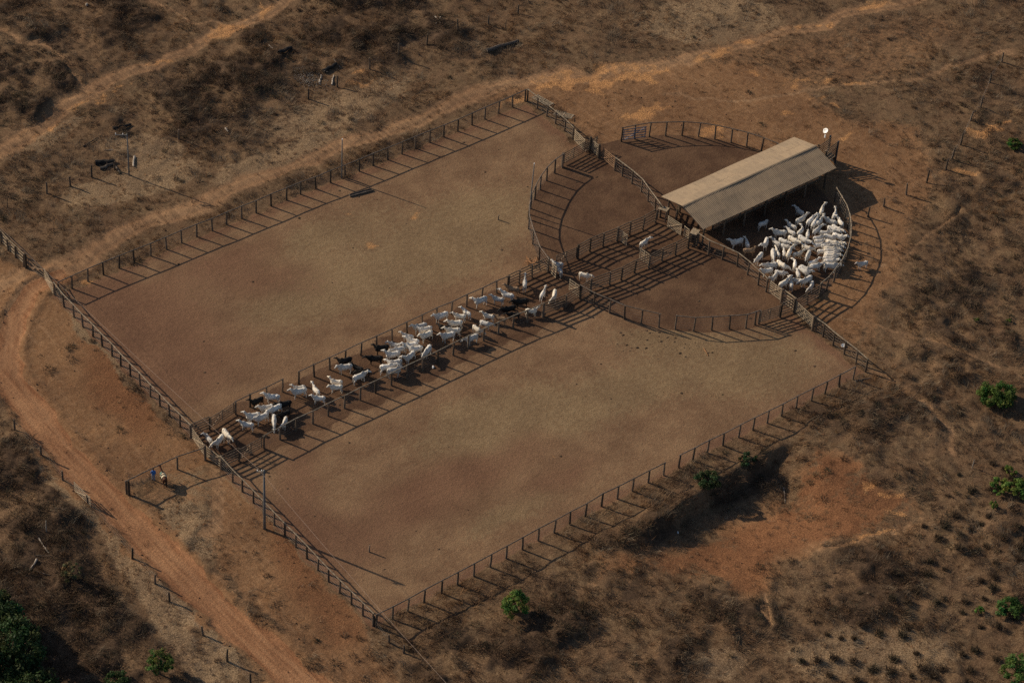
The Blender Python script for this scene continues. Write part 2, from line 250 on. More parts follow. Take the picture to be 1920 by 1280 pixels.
_a = U(0, 690); _b = U(500, 1222); RDIR = -math.atan2(_b[1] - _a[1], _b[0] - _a[0])
def ground_mat():
    m = bpy.data.materials.new('earth'); m.use_nodes = True; n = m.node_tree; L = n.links.new; b = n.nodes['Principled BSDF']
    b.inputs['Roughness'].default_value = .97; b.inputs['Specular IOR Level'].default_value = .08
    geo = n.nodes.new('ShaderNodeNewGeometry')
    def noise(sc, det=5, off=0, rough=.6, stretch=None):
        mp = n.nodes.new('ShaderNodeMapping'); mp.inputs['Location'].default_value = (off, off * 2, 0)
        L(geo.outputs['Position'], mp.inputs[0])
        if stretch:
            m2 = n.nodes.new('ShaderNodeMapping'); mp.inputs['Rotation'].default_value = (0, 0, stretch[1]); m2.inputs['Scale'].default_value = stretch[0]; L(mp.outputs[0], m2.inputs[0]); mp = m2
        t = n.nodes.new('ShaderNodeTexNoise'); t.inputs['Scale'].default_value = sc; t.inputs['Detail'].default_value = det; t.inputs['Roughness'].default_value = rough
        L(mp.outputs[0], t.inputs['Vector']); return t.outputs[0]
    def mr(x, a, c, d=0, e=1):
        r = n.nodes.new('ShaderNodeMapRange'); r.interpolation_type = 'SMOOTHSTEP'
        for i, v in zip((1, 2, 3, 4), (a, c, d, e)): r.inputs[i].default_value = v
        L(x, r.inputs[0]); return r.outputs[0]
    def mix(f, a, c, mode='MIX'):
        x = n.nodes.new('ShaderNodeMix'); x.data_type = 'RGBA'; x.blend_type = mode
        if isinstance(f, float): x.inputs[0].default_value = f
        else: L(f, x.inputs[0])
        for i, v in ((6, a), (7, c)):
            if isinstance(v, tuple): x.inputs[i].default_value = (*v, 1)
            else: L(v, x.inputs[i])
        return x.outputs[2]
    def math_(op, a, c):
        x = n.nodes.new('ShaderNodeMath'); x.operation = op
        for i, v in ((0, a), (1, c)):
            if isinstance(v, (int, float)): x.inputs[i].default_value = v
            else: L(v, x.inputs[i])
        return x.outputs[0]
    def at(name):
        a = n.nodes.new('ShaderNodeAttribute'); a.attribute_name = name; s = n.nodes.new('ShaderNodeSeparateColor'); L(a.outputs['Color'], s.inputs[0]); return s.outputs
    A = at('mA'); B = at('mB'); C = at('mC')      # pen circ road | track brush dirt | orange red tan ; alpha unused
    D = at('mD')                                   # pale tuss lane
    n1 = noise(.35, 6, 0); n2 = noise(1.6, 6, 9, .7); n3 = noise(7, 4, 3, .7); n4 = noise(.12, 5, 5); n5 = noise(22, 2, 1)
    st = noise(1.1, 5, 2, .6, ((.16, 1.7, 1), RDIR))
    def rag(mk, amp=.7, lo=.35, hi=.65, nz=None):       # a mask with a ragged edge
        return mr(math_('ADD', mk, math_('MULTIPLY', math_('SUBTRACT', nz or n2, .5), amp)), lo, hi)
    grass = mix(mr(n2, .35, .65), (.108, .068, .041), (.192, .130, .079))
    grass = mix(mr(n1, .4, .62), grass, (.155, .098, .06))
    grass = mix(mr(n3, .5, .75, 0, .55), grass, (.26, .19, .12))
    col = mix(rag(D[0], .8), grass, mix(mr(n3, .4, .7), (.19, .128, .078), (.31, .225, .145)))
    brush = mix(mr(n2, .35, .7), (.056, .038, .026), (.112, .074, .050))
    col = mix(rag(B[1], .9), col, brush)
    dirt = mix(mr(n2, .35, .7), (.190, .104, .055), (.262, .155, .087)); dirt = mix(mr(st, .5, .72, 0, .4), dirt, (.32, .20, .12))
    dirt = mix(rag(C[1], .8, .4, .8), dirt, mix(mr(n3, .35, .7), (.160, .076, .040), (.235, .118, .061)))
    col = mix(rag(B[2], 1.1), col, dirt)
    tr = mix(mr(st, .35, .65), (.21, .13, .078), (.33, .205, .12)); tr = mix(math_('MULTIPLY', D[2], .6), tr, (.33, .19, .105)); col = mix(rag(B[0], 1.0, .35, .85), col, tr)
    pen = mix(mr(n1, .38, .62), (.190, .116, .071), (.237, .150, .091)); pen = mix(mr(n2, .40, .72, 0, .55), pen, (.27, .185, .115))
    pen = mix(rag(C[2], 1.0, .2, .8, n2), pen, mix(mr(n2, .35, .65), (.212, .145, .085), (.262, .186, .112)))
    pen = mix(rag(C[1], 1.0, .2, .8, n2), pen, mix(mr(n2, .35, .65), (.168, .094, .060), (.206, .118, .075)))
    circ = mix(mr(n1, .38, .62), (.100, .058, .038), (.140, .084, .053)); circ = mix(mr(n2, .45, .75, 0, .6), circ, (.155, .096, .061))
    pen = mix(rag(A[1], .3, .35, .65), pen, circ)
    col = mix(mr(A[0], .4, .6), col, pen)
    road = mix(mr(st, .38, .62), (.225, .108, .057), (.325, .170, .092)); road = mix(mr(n2, .5, .8, 0, .5), road, (.20, .105, .062)); road = mix(math_('MULTIPLY', D[2], .75), road, (.38, .22, .125)); col = mix(mr(A[2], .35, .65), col, road)
    col = mix(math_('MULTIPLY', rag(C[0], 1.9, .35, 1.35, n3), .85), col, mix(mr(n3, .35, .7), (.38, .19, .08), (.68, .37, .16)))
    # fine grain: clods, hoof marks, straw
    g = mix(mr(n3, .3, .7), (.66, .66, .66), (1.28, 1.26, 1.22)); col = mix(1.0, col, g, 'MULTIPLY')
    g = mix(mr(n5, .3, .7), (.76, .76, .76), (1.22, 1.2, 1.18)); col = mix(1.0, col, g, 'MULTIPLY')
    g = mix(mr(n4, .35, .65), (.86, .84, .84), (1.1, 1.1, 1.08)); col = mix(1.0, col, g, 'MULTIPLY')
    sp = n.nodes.new('ShaderNodeTexVoronoi'); sp.inputs['Scale'].default_value = 1.3; L(geo.outputs['Position'], sp.inputs['Vector'])
    f = math_('MULTIPLY', mr(sp.outputs['Distance'], .10, .03), mr(n1, .45, .6)); col = mix(math_('MULTIPLY', f, .6), col, (.05, .033, .022))
    hf = n.nodes.new('ShaderNodeTexVoronoi'); hf.inputs['Scale'].default_value = 2.6; L(geo.outputs['Position'], hf.inputs['Vector'])
    f = math_('MULTIPLY', mr(hf.outputs['Distance'], .26, .10), mr(n2, .42, .62)); col = mix(math_('MULTIPLY', f, .42), col, (.075, .048, .030))
    L(col, b.inputs['Base Color'])
    bp = n.nodes.new('ShaderNodeBump'); bp.inputs['Distance'].default_value = .13; bp.inputs['Strength'].default_value = .7
    hh = math_('ADD', math_('MULTIPLY', n3, .5), math_('ADD', math_('MULTIPLY', n2, .9), math_('MULTIPLY', n5, .22)))
    L(hh, bp.inputs['Height']); L(bp.outputs[0], b.inputs['Normal'])
    return m
EARTH = ground_mat()

# ------------------------------------------------------------------ mesh helpers
class MB:
    def __init__(s): s.v = []; s.f = []
    def add(s, v, f):
        o = len(s.v); s.v += [tuple(p) for p in v]; s.f += [tuple(i + o for i in q) for q in f]; return s
    def bar(s, p, q, w, h, up=Vector((0, 0, 1))):
        p, q = Vector(p), Vector(q); d = (q - p).normalized(); a = d.cross(up)
        if a.length < 1e-4: a = d.cross(Vector((1, 0, 0)))
        a.normalize(); b = a.cross(d).normalized(); a = a * w / 2; b = b * h / 2
        return s.add([p - a - b, p + a - b, p + a + b, p - a + b, q - a - b, q + a - b, q + a + b, q - a + b],
                     [(0, 3, 2, 1), (4, 5, 6, 7), (0, 1, 5, 4), (1, 2, 6, 5), (2, 3, 7, 6), (3, 0, 4, 7)])
    def tube(s, pts, rad, n=7, sq=(1, 1), cap=True, upv=None):
        pts = [Vector(p) for p in pts]; rad = rad if hasattr(rad, '__len__') else [rad] * len(pts); vs = []; fs = []
        for i, p in enumerate(pts):
            d = (pts[min(i + 1, len(pts) - 1)] - pts[max(i - 1, 0)]).normalized(); u = upv or (Vector((0, 0, 1)) if abs(d.z) < .9 else Vector((1, 0, 0)))
            a = d.cross(u).normalized(); b = a.cross(d).normalized()
            r = rad[i]; rw, rh = r if hasattr(r, '__len__') else (r * sq[0], r * sq[1])
            for k in range(n):
                t = 2 * math.pi * k / n; vs.append(p + a * math.cos(t) * rw + b * math.sin(t) * rh)
        for i in range(len(pts) - 1):
            for k in range(n):
                k2 = (k + 1) % n; fs.append((i * n + k, i * n + k2, (i + 1) * n + k2, (i + 1) * n + k))
        if cap: fs.append(tuple(range(n))[::-1]); fs.append(tuple((len(pts) - 1) * n + k for k in range(n)))
        return s.add(vs, fs)
    def ball(s, c, r, n=8, m=5, rot=None):
        vs = []; fs = []; c = Vector(c); r = r if hasattr(r, '__len__') else (r, r, r)
        for i in range(m + 1):
            a = math.pi * i / m
            for k in range(n):
                t = 2 * math.pi * k / n; q = Vector((r[0] * math.sin(a) * math.cos(t), r[1] * math.sin(a) * math.sin(t), r[2] * math.cos(a)))
                vs.append(c + (rot @ q if rot else q))
        for i in range(m):
            for k in range(n): fs.append((i * n + k, (i + 1) * n + k, (i + 1) * n + (k + 1) % n, i * n + (k + 1) % n))
        return s.add(vs, fs)
    def mesh(s, name, m=None, smooth=False):
        me = bpy.data.meshes.new(name); me.from_pydata(s.v, [], s.f); me.update()
        if m: me.materials.append(m)
        if smooth: me.polygons.foreach_set('use_smooth', [True] * len(me.polygons))
        return me
    def build(s, name, m, parent=None, smooth=False, loc=None):
        return link(name, s.mesh(name, m, smooth), parent, loc)
def link(name, me, parent=None, loc=None):
    o = bpy.data.objects.new(name, me); COL.objects.link(o)
    if parent: o.parent = parent
    if loc is not None: o.location = loc
    return o
def tag(o, label=None, cat=None, group=None, kind=None):
    if label: o['label'] = label
    if cat: o['category'] = cat
    if group: o['group'] = group
    if kind: o['kind'] = kind
    return o
def empty(name, loc, label, cat, group=None):
    o = bpy.data.objects.new(name, None); COL.objects.link(o); o.location = loc; o.empty_display_size = .3
    return tag(o, label, cat, group)
def rj(a): return random.uniform(-a, a)

# ------------------------------------------------------------------ ground sheets
def axis(lo, hi, step, far):
    a = list(np.arange(lo, hi + 1e-6, step)); o = [hi]; st = step
    while o[-1] < far: st *= 1.35; o.append(o[-1] + st)
    i = [lo]; st = step
    while i[-1] > -far: st *= 1.35; i.append(i[-1] - st)
    return np.array(i[:0:-1] + a + o[1:])
def build_ground():
    # rotated grid: u runs across the picture, v into it
    ux = np.array([.83, -.56]); ux /= np.linalg.norm(ux); uy = np.array([-ux[1], ux[0]])
    c = U(960, 640); cor = (U(np.array([0, 1920, 0, 1920]), np.array([0, 0, 1280, 1280])) - c)
    a, b = cor @ ux, cor @ uy
    gx = axis(a.min() - 8, a.max() + 8, .30, 1500); gy = axis(b.min() - 8, b.max() + 8, .30, 1500)
    nx, ny = len(gx), len(gy); X, Y = np.meshgrid(gx, gy)
    P = c + X.ravel()[:, None] * ux + Y.ravel()[:, None] * uy
    M = masks(P); near = (np.abs(X.ravel()) < 160) & (np.abs(Y.ravel()) < 160)
    h = height(P, M); far = sstep(110, 400, np.hypot(X.ravel(), Y.ravel()))
    h = h * (1 - far) + far * (fbm(P[:, 0], P[:, 1], 160, 3, 2) - .5) * 14
    co = np.column_stack([P, h]); idx = np.arange(nx * ny).reshape(ny, nx)
    F = np.stack([idx[:-1, :-1], idx[:-1, 1:], idx[1:, 1:], idx[1:, :-1]], -1).reshape(-1, 4)
    fm = lambda k: M[k][F].mean(1)
    cls = np.zeros(len(F), int)
    cls[fm('track') > .55] = 1; cls[fm('road') > .5] = 2; cls[fm('pen') > .5] = 3
    att = {'mA': ('pen', 'circ', 'road'), 'mB': ('track', 'brush', 'dirt'), 'mC': ('orange', 'red', 'tan'), 'mD': ('pale', 'tuss', 'rut')}
    for k, nm in enumerate(('ground', 'dirt_track', 'dirt_road', 'corral_floor')):
        Fk = F[cls == k]
        if len(Fk) == 0: continue
        used, inv = np.unique(Fk, return_inverse=True); Fk = inv.reshape(-1, 4)
        me = bpy.data.meshes.new(nm); me.vertices.add(len(used)); me.vertices.foreach_set('co', co[used].ravel())
        me.loops.add(len(Fk) * 4); me.loops.foreach_set('vertex_index', Fk.ravel().astype(np.int32))
        me.polygons.add(len(Fk)); me.polygons.foreach_set('loop_start', np.arange(0, len(Fk) * 4, 4, dtype=np.int32))
        me.polygons.foreach_set('use_smooth', np.ones(len(Fk), bool)); me.update(calc_edges=True)
        for an, ks in att.items():
            at = me.color_attributes.new(an, 'FLOAT_COLOR', 'POINT')
            at.data.foreach_set('color', np.column_stack([M[q][used] for q in ks] + [np.ones(len(used))]).astype(np.float32).ravel())
        me.materials.append(EARTH); tag(link(nm, me), kind='structure')
build_ground()
def gz(x, y):
    P = np.array([[x, y]], float); return float(height(P, masks(P))[0])
def GP(px, py):
    p = U(px, py); return Vector((float(p[0]), float(p[1]), gz(p[0], p[1])))

# ------------------------------------------------------------------ scattered vegetation (stuff)
def in_view(P, pad=70):
    q = (P[:, 0] + ORG[0])[:, None] * AX + (P[:, 1] + ORG[1])[:, None] * AY - CAMH * AZ
    sx = 960 + FPX * q[:, 0] / q[:, 2]; sy = 640 + FPX * q[:, 1] / q[:, 2]
    return (sx > -pad) & (sx < 1920 + pad) & (sy > -pad) & (sy < 1280 + pad)
def cand(n):
    lo = np.array([-116., -86.]); hi = np.array([84., 100.]); P = lo + rng.random((n, 2)) * (hi - lo); return P[in_view(P)]
def tri_mesh(name, V3, C, m, label=None, cat=None):
    """V3 (n,3,3) triangles, C (n,3) colour of each"""
    n = len(V3); me = bpy.data.meshes.new(name); me.vertices.add(n * 3); me.vertices.foreach_set('co', V3.reshape(-1).astype(np.float32))
    me.loops.add(n * 3); me.loops.foreach_set('vertex_index', np.arange(n * 3, dtype=np.int32)); me.polygons.add(n)
    me.polygons.foreach_set('loop_start', np.arange(0, n * 3, 3, dtype=np.int32)); me.update(calc_edges=True)
    a = me.color_attributes.new('Col', 'FLOAT_COLOR', 'POINT'); a.data.foreach_set('color', np.column_stack([np.repeat(C, 3, 0), np.ones(n * 3)]).astype(np.float32).ravel())
    me.materials.append(m); return me
def blades(P, z, size, nb, col, wid, az0, spread, lean=(.35, 1.25)):
    n = len(P); T = n * nb; k = np.repeat(np.arange(n), nb); L = size[k] * rng.uniform(.6, 1.25, T)
    az = az0[k] + rng.normal(0, spread, T); ln = rng.uniform(*lean, T)
    base = np.column_stack([P[k] + rng.normal(0, 1, (T, 2)) * (size[k] * .33)[:, None], z[k] - .03])
    d = np.column_stack([np.cos(az) * np.sin(ln), np.sin(az) * np.sin(ln), np.cos(ln)]); tip = base + d * L[:, None]
    ra = rng.uniform(0, 6.28, T); w = np.column_stack([np.cos(ra), np.sin(ra), rng.uniform(-.3, .3, T)]) * (wid * rng.uniform(.6, 1.4, T))[:, None]
    return np.stack([base - w, base + w, tip], 1), col[k] * rng.uniform(.7, 1.35, T)[:, None]
def scatter():
    # dry grass
    P = cand(230000); M = masks(P); nz = fbm(P[:, 0], P[:, 1], 3.2, 3, 111)
    dens = (.25 + .75 * sstep(.35, .6, nz)) * (1 - .93 * M['dirt']) * (1 - .95 * M['road']) * (1 - .8 * np.clip(M['track'] * 1.3, 0, 1)) * (1 - .8 * M['orange']) * np.clip(1 - M['pen'] * 1.0, 0, 1) * (1 - .35 * M['brush'])
    k = rng.random(len(P)) < dens * .55; P = P[k]; M = {a: b[k] for a, b in M.items()}; nz = nz[k]; z = height(P, M); n = len(P)
    size = (.34 + .30 * rng.random(n)) * (1 + .5 * M['brush']) * (1 - .45 * M['pale']) * (1 - .3 * M['tuss']); az = fbm(P[:, 0], P[:, 1], 6, 3, 130) * 14
    pal = np.array([(.20, .138, .086), (.165, .105, .064), (.125, .076, .047), (.255, .185, .118), (.145, .098, .064), (.19, .125, .08)])
    col = pal[rng.integers(0, len(pal), n)] * (.75 + .5 * rng.random(n))[:, None]
    hue = fbm(P[:, 0], P[:, 1], 9, 3, 150)[:, None]; col = col * (np.array([1.0, .98, 1.0]) + (hue - .5) * np.array([.5, .1, -.5]))
    col = col * (1 - .5 * M['brush'][:, None]) * (1 + .35 * M['pale'][:, None])
    col = col * 1.08 * np.array([1.0, .95, .90]); A, C = blades(P, z, size, 15, col, .022, az, .9)
    k = rng.random(n) < .26 * sstep(.42, .58, M['big']) * M['keep'] * (1 - M['dirt']) * (1 - np.clip(M['track'] * 1.4, 0, 1)); c2 = np.array([(.26, .205, .145), (.22, .155, .10), (.19, .15, .11), (.165, .10, .062)])[rng.integers(0, 4, k.sum())] * (1 - .25 * M['brush'][k])[:, None]
    A2, C2 = blades(P[k], z[k] + .15, rng.uniform(.6, 1.15, k.sum()), 26, c2, .017, az[k], .55, (.7, 1.5)); A = np.concatenate([A, A2]); C = np.concatenate([C, C2])
    o = link('dry_grass', tri_mesh('dry_grass', A, C, GRASSM)); tag(o, 'tangled dry brown grass covering the rough pasture around the corral', 'grass', kind='stuff')
    # brush: low dense dry bushes
    P = cand(60000); M = masks(P); nz = fbm(P[:, 0], P[:, 1], 4.0, 3, 211)
    dens = M['brush'] * (.35 + .65 * sstep(.4, .6, nz)) + .055 * sstep(.52, .62, nz) * M['keep'] * (1 - M['dirt']) * (1 - M['track'])
    dens = dens * (1 - .9 * M['orange']) * (1 - np.clip(M['track'] * 1.5, 0, 1)) * np.clip(1 - M['road'] * 2, 0, 1)
    k = rng.random(len(P)) < dens * .62; P = P[k]; M = {a: b[k] for a, b in M.items()}; z = height(P, M); n = len(P); NB = 80
    Rr = rng.uniform(.35, .95, n) * (.75 + .4 * M['brush']); kk = np.repeat(np.arange(n), NB); T = n * NB
    a = rng.uniform(0, 6.28, T); u = rng.random(T); el = np.arcsin(u); rad = Rr[kk] * rng.uniform(.35, 1.1, T)
    c = np.column_stack([P[kk, 0] + rad * np.cos(a) * np.cos(el), P[kk, 1] + rad * np.sin(a) * np.cos(el), z[kk] - .05 + rad * np.sin(el) * .8])
    out = np.column_stack([np.cos(a) * np.cos(el), np.sin(a) * np.cos(el), np.sin(el) + .3]) + rng.normal(0, .5, (T, 3)); out /= np.linalg.norm(out, axis=1)[:, None]
    w = np.cross(out, rng.normal(0, 1, (T, 3))); w /= np.linalg.norm(w, axis=1)[:, None]; L = rng.uniform(.12, .42, T)[:, None]
    A = np.stack([c - w * .028, c + w * .028, c + out * L], 1)
    pal = np.array([(.085, .052, .034), (.06, .040, .028), (.11, .066, .04), (.07, .055, .036), (.13, .092, .062), (.05, .045, .03)])
    col = pal[rng.integers(0, len(pal), n)][kk] * rng.uniform(.6, 1.4, T)[:, None] * (1.5 - .5 * M['brush'][kk])[:, None]
    o = link('dry_brush', tri_mesh('dry_brush', A, col, BRUSHM)); tag(o, 'dark brown dry scrub and weeds growing in thick patches', 'scrub', kind='stuff')
    # dark tussocks, bottom right
    P = cand(9000); M = masks(P); k = rng.random(len(P)) < M['tuss'] * .95; P = P[k]
    keep = []; 
    for i, p in enumerate(P):
        if all((p[0] - P[j][0]) ** 2 + (p[1] - P[j][1]) ** 2 > 1.9 for j in keep): keep.append(i)
    P = P[keep]; M = {a: b[k][keep] for a, b in M.items()}; z = height(P, M); n = len(P)
    pal = np.array([(.085, .06, .042), (.10, .072, .048), (.07, .058, .04)]); col = pal[rng.integers(0, 3, n)]
    A, C = blades(P, z, rng.uniform(.4, .95, n), 110, col, .035, rng.uniform(0, 6, n), 2.5, (.1, .9))
    o = link('grass_tussocks', tri_mesh('grass_tussocks', A, C, GRASSM)); tag(o, 'low dark grass tussocks dotted over the pale soil in the lower right', 'tussocks', kind='stuff')
    # clods along the road
    P = cand(160000); M = masks(P); k = (rng.random(len(P)) < .5 * np.exp(-((M['roadd'] - 2.35) / .45) ** 2) * sstep(.45, .6, fbm(P[:, 0], P[:, 1], 3, 2, 5)) + .012 * M['dirt'] + .004 * M['keep']) & (M['pen'] < .3); P = P[k]; M = {a: b[k] for a, b in M.items()}; z = height(P, M)
    oc = np.array([(1, 0, 0), (-1, 0, 0), (0, 1, 0), (0, -1, 0), (0, 0, 1)], float); of = [(0, 2, 4), (2, 1, 4), (1, 3, 4), (3, 0, 4)]
    n = len(P); s = rng.uniform(.04, .15, n); Vv = oc[None] * s[:, None, None] * rng.uniform(.6, 1.4, (n, 5, 3)); Vv += np.column_stack([P, z])[:, None]
    A = np.concatenate([Vv[:, list(f)] for f in of]); C = np.tile(np.array([(.22, .12, .07)]), (n, 1)) * rng.uniform(.5, 1.4, n)[:, None]; C = np.tile(C, (4, 1))
    o = link('dirt_clods', tri_mesh('dirt_clods', A, C, BRUSHM)); tag(o, 'red dirt clods strewn along the road verge', 'clods', kind='stuff')
    # dung pats in the pens
    P = cand(60000); M = masks(P); d = .0035 + .20 * blob_m(P, 1235, 643, 120, 30, 4) ** 2 + .006 * blob_m(P, 1150, 720, 260, 80, -20) + .008 * blob_m(P, 950, 330, 100, 50, 0) + .006 * blob_m(P, 960, 500, 70, 40, 0) + .006 * blob_m(P, 1230, 190, 110, 40, 0) + .003 * M['circ']
    k = (rng.random(len(P)) < d * 4.0) & ((M['pen'] > .9) | (blob_m(P, 1230, 190, 110, 40, 0) > .3)); P = P[k]; M = {a: b[k] for a, b in M.items()}; z = height(P, M); b = MB()
    for (x, y), zz in zip(P, z):
        r = .07 + .17 * random.random() ** 2; b.ball((x, y, zz), (r, r * random.uniform(.4, 1), r * .25), 6, 3)
    o = b.build('dung', DUNG); tag(o, 'small dark dung pats scattered over the pen floors', 'dung', kind='stuff')
scatter()

# ------------------------------------------------------------------ fences
POSTS = {}
def post_mesh(h, r):
    k = (round(h, 1), round(r, 2))
    if k not in POSTS:
        POSTS[k] = []
        for i in range(4):
            b = MB(); n = 4; b.tube([(rj(.012), rj(.012), -.25 + (h + .30) * j / n) for j in range(n + 1)], [r * (1.08 - .16 * j / n + rj(.05)) for j in range(n + 1)], 8)
            POSTS[k].append(b.mesh('post', WOOD))
    return random.choice(POSTS[k])
def tops(pts, h): return [V(x, y, h) for x, y in pts]
def wob(pts, dz, side, sub=1, a=.012):
    out = []
    for i in range(len(pts)): out.append(Vector((pts[i].x, pts[i].y, dz + rj(a))) + side[i])
    return out
def sides(P, off):
    s = []
    for i in range(len(P)):
        d = P[min(i + 1, len(P) - 1)] - P[max(i - 1, 0)]; d.z = 0; d.normalize(); s.append(Vector((-d.y, d.x, 0)) * off)
    return s
def fence(label, pts, h=1.9, style='rail', r=.115, rr=.066, rail_mat=None, board_mat=None, skip=(), breaks=(), nb=5, group=None, off=.13, bw=.155, world=False, ends=True):
    P = pts if world else tops(pts, h); c = P[len(P) // 2]
    root = empty('board_fence' if style == 'boards' else 'rail_fence', (c.x, c.y, 0), label, 'fence', group); o = Vector((c.x, c.y, 0))
    for i, p in enumerate(P):
        if i in skip: continue
        po = link('post', post_mesh(h, r), root, (p.x - o.x, p.y - o.y, 0)); po.rotation_euler = (rj(.045), rj(.045), random.uniform(0, 6))
    segs = []; s = 0
    for b in sorted(breaks): segs.append((s, b)); s = b + 1
    segs.append((s, len(P) - 1))
    for a, b in segs:
        if b <= a: continue
        Q = [Vector((q.x - o.x, q.y - o.y, h)) for q in P[a:b + 1]]
        if style == 'rail' or style == 'both':
            Z = [Vector((q.x, q.y, h + .02 + rj(.01))) for q in Q]; d0 = (Z[0] - Z[1]).normalized() * .12; Z[0] = Z[0] + d0; Z[-1] = Z[-1] + (Z[-1] - Z[-2]).normalized() * .12
            mb = MB(); mb.tube(Z, [rr * (1 + rj(.1)) for _ in Z], 8); mb.build('rail', rail_mat or RAILM, root)
            for k in range(4):
                zz = h * (.18 + .2 * k); MB().tube([Vector((q.x, q.y, zz)) for q in Q], .006, 4).build('cable', WIRE, root)
        if style == 'boards':
            sd_ = sides(Q, off)
            for k in range(nb):
                zz = .28 + (h - .32) * k / (nb - 1); W2 = wob(Q, zz, sd_); mb = MB()
                for i in range(len(W2) - 1):
                    d = (W2[i + 1] - W2[i]).normalized() * .06; mb.bar(W2[i] - d + sd_[i] * .15 * (i % 2), W2[i + 1] + d + sd_[i] * .15 * (i % 2), .04, bw)
                mb.build('board', board_mat or BOARD, root)
    return root
def gate(label, a, b, h=1.75, nb=5, m=None, px_h=1.75, world=False, brace=1, group=None, z0=.2, lie=None, mid=1):
    """a, b: the gate's two top corners in the photograph"""
    m = m or PALEW
    A, B = (a, b) if world else (V(*a, px_h), V(*b, px_h)); A = Vector((A.x, A.y, 0)); B = Vector((B.x, B.y, 0)); L = (B - A).length
    root = empty('gate', A, label, 'gate', group); root.rotation_euler = (0, 0, math.atan2(B.y - A.y, B.x - A.x))
    if lie: root.rotation_euler = lie[0]; root.location = lie[1]
    for k in range(nb):
        z = z0 + .08 + (h - z0 - .14) * k / (nb - 1); MB().bar((0, rj(.006), z + rj(.01)), (L, rj(.006), z + rj(.01)), .03, .12).build('board', m, root)
    for t in ([0.04, .5, .96] if mid else [.04, .96]): MB().bar((L * t, .035, z0 - .02), (L * t, .035, h + .02), .11, .035, Vector((0, 1, 0))).build('stile', m, root)
    if brace:
        MB().bar((L * .08, -.035, z0 + .1), (L * (.92 if brace == 1 else .48), -.035, h - .1), .03, .09, Vector((0, 1, 0))).build('brace', m, root)
        if brace == 2: MB().bar((L * .92, -.035, z0 + .1), (L * .52, -.035, h - .1), .03, .09, Vector((0, 1, 0))).build('brace', m, root)
    return root

def lerp_pts(a, b, n): return [(a[0] + (b[0] - a[0]) * i / n, a[1] + (b[1] - a[1]) * i / n) for i in range(n + 1)]
# outer rectangle
AB = [(109, 529), (133.3, 518), (163.3, 504.5), (193, 492), (222.7, 480), (250.7, 469), (281.7, 457), (311.3, 444.5), (339.7, 432.5), (368.3, 421), (397.7, 410), (424, 398.5), (452.7, 387), (480, 376.7), (508.3, 364), (537, 352.7), (563.3, 341.7), (592.3, 331.7), (620, 320), (646.7, 310), (674, 299), (700, 288.3), (727.3, 277.3), (754.3, 266.7), (779.3, 256), (806.7, 245), (832.7, 235), (859.3, 224), (886, 212.3), (910, 201.7), (936, 190.7), (962.3, 179.3), (986, 168.5)]
fence('long weathered single-rail fence along the dirt track, above the upper pen', AB, 1.9)
AD = [(101, 530), (118.3, 552), (137, 571), (153.7, 589), (173, 607.5), (190.3, 626), (208.7, 643.7), (225, 662), (243.3, 681), (261.7, 699), (280.7, 719.5), (299, 738), (317, 757), (336.7, 776), (356.7, 796)]
fence('pale single-rail fence between the red dirt yard and the upper pen', AD, 1.9, rail_mat=PRAIL)
AD2 = [(413.5, 855), (435.7, 880), (454, 898), (474.7, 919), (494, 939), (514, 960), (534.3, 981.3), (554.7, 1001.5), (575.7, 1023), (596, 1044.7), (616.7, 1066.5), (637.3, 1087), (659.3, 1108.5), (680.7, 1129.7), (700, 1149)]
fence('pale single-rail fence running down from the lane gates past the tall pole', AD2, 1.9, rail_mat=PRAIL)
DC = [(706, 1152), (736.7, 1137), (765.3, 1122.5), (796, 1105), (829, 1088), (859, 1072.5), (890, 1056), (920.7, 1039.5), (951, 1023), (981.7, 1006.5), (1011.3, 990), (1041, 975), (1070.3, 959), (1099.7, 944), (1130, 925.5), (1160, 911.5), (1188.3, 897), (1218.3, 881.5), (1247, 867.5), (1275, 853), (1301.7, 840), (1329.3, 825.5), (1358.7, 812), (1388.3, 796.5), (1415, 783), (1442, 770), (1469, 757), (1496.7, 742), (1525, 728), (1550.7, 715.5), (1576.7, 702), (1603.3, 688)]
fence('long dark single-rail fence with a missing rail, below the lower pen', DC, 1.9, breaks=(18,))
fence('short single-rail fence from the upper pen corner towards the cross gates, two gates lying behind', [(990, 168), (1008.8, 182.3), (1026.6, 196), (1043.4, 210), (1060.7, 224), (1075.5, 239)], 1.9, rail_mat=PRAIL)
BC1 = [(1128, 274), (1154.5, 296), (1169, 306.6), (1187.3, 320.6), (1205, 336), (1217.2, 353.4), (1230.6, 371.3), (1240, 384)]
fence('crooked rail fence from the cross gates down to the shed', BC1[1:], 2.0, rail_mat=PRAIL)
# middle of the right hand side
BC2 = [(1309, 437), (1331.5, 451.5), (1357.3, 462), (1385.3, 474.5), (1405, 490), (1425, 509), (1440, 522)]
fence('brown rail fence between the shed corner and the packed herd, red pen in front', BC2, 2.1, rail_mat=PRAIL)
fence('board fence panel where the round pen meets the lower pen', [(1468, 543), (1491.7, 560)], 2.1, 'boards', board_mat=PALEW)
fence('pale single-rail fence from the crossing down to the open lower corner', [(1528, 595), (1533, 598), (1546.7, 607), (1566, 623.7), (1587, 640), (1609, 657), (1627, 673)], 2.0, rail_mat=PRAIL)
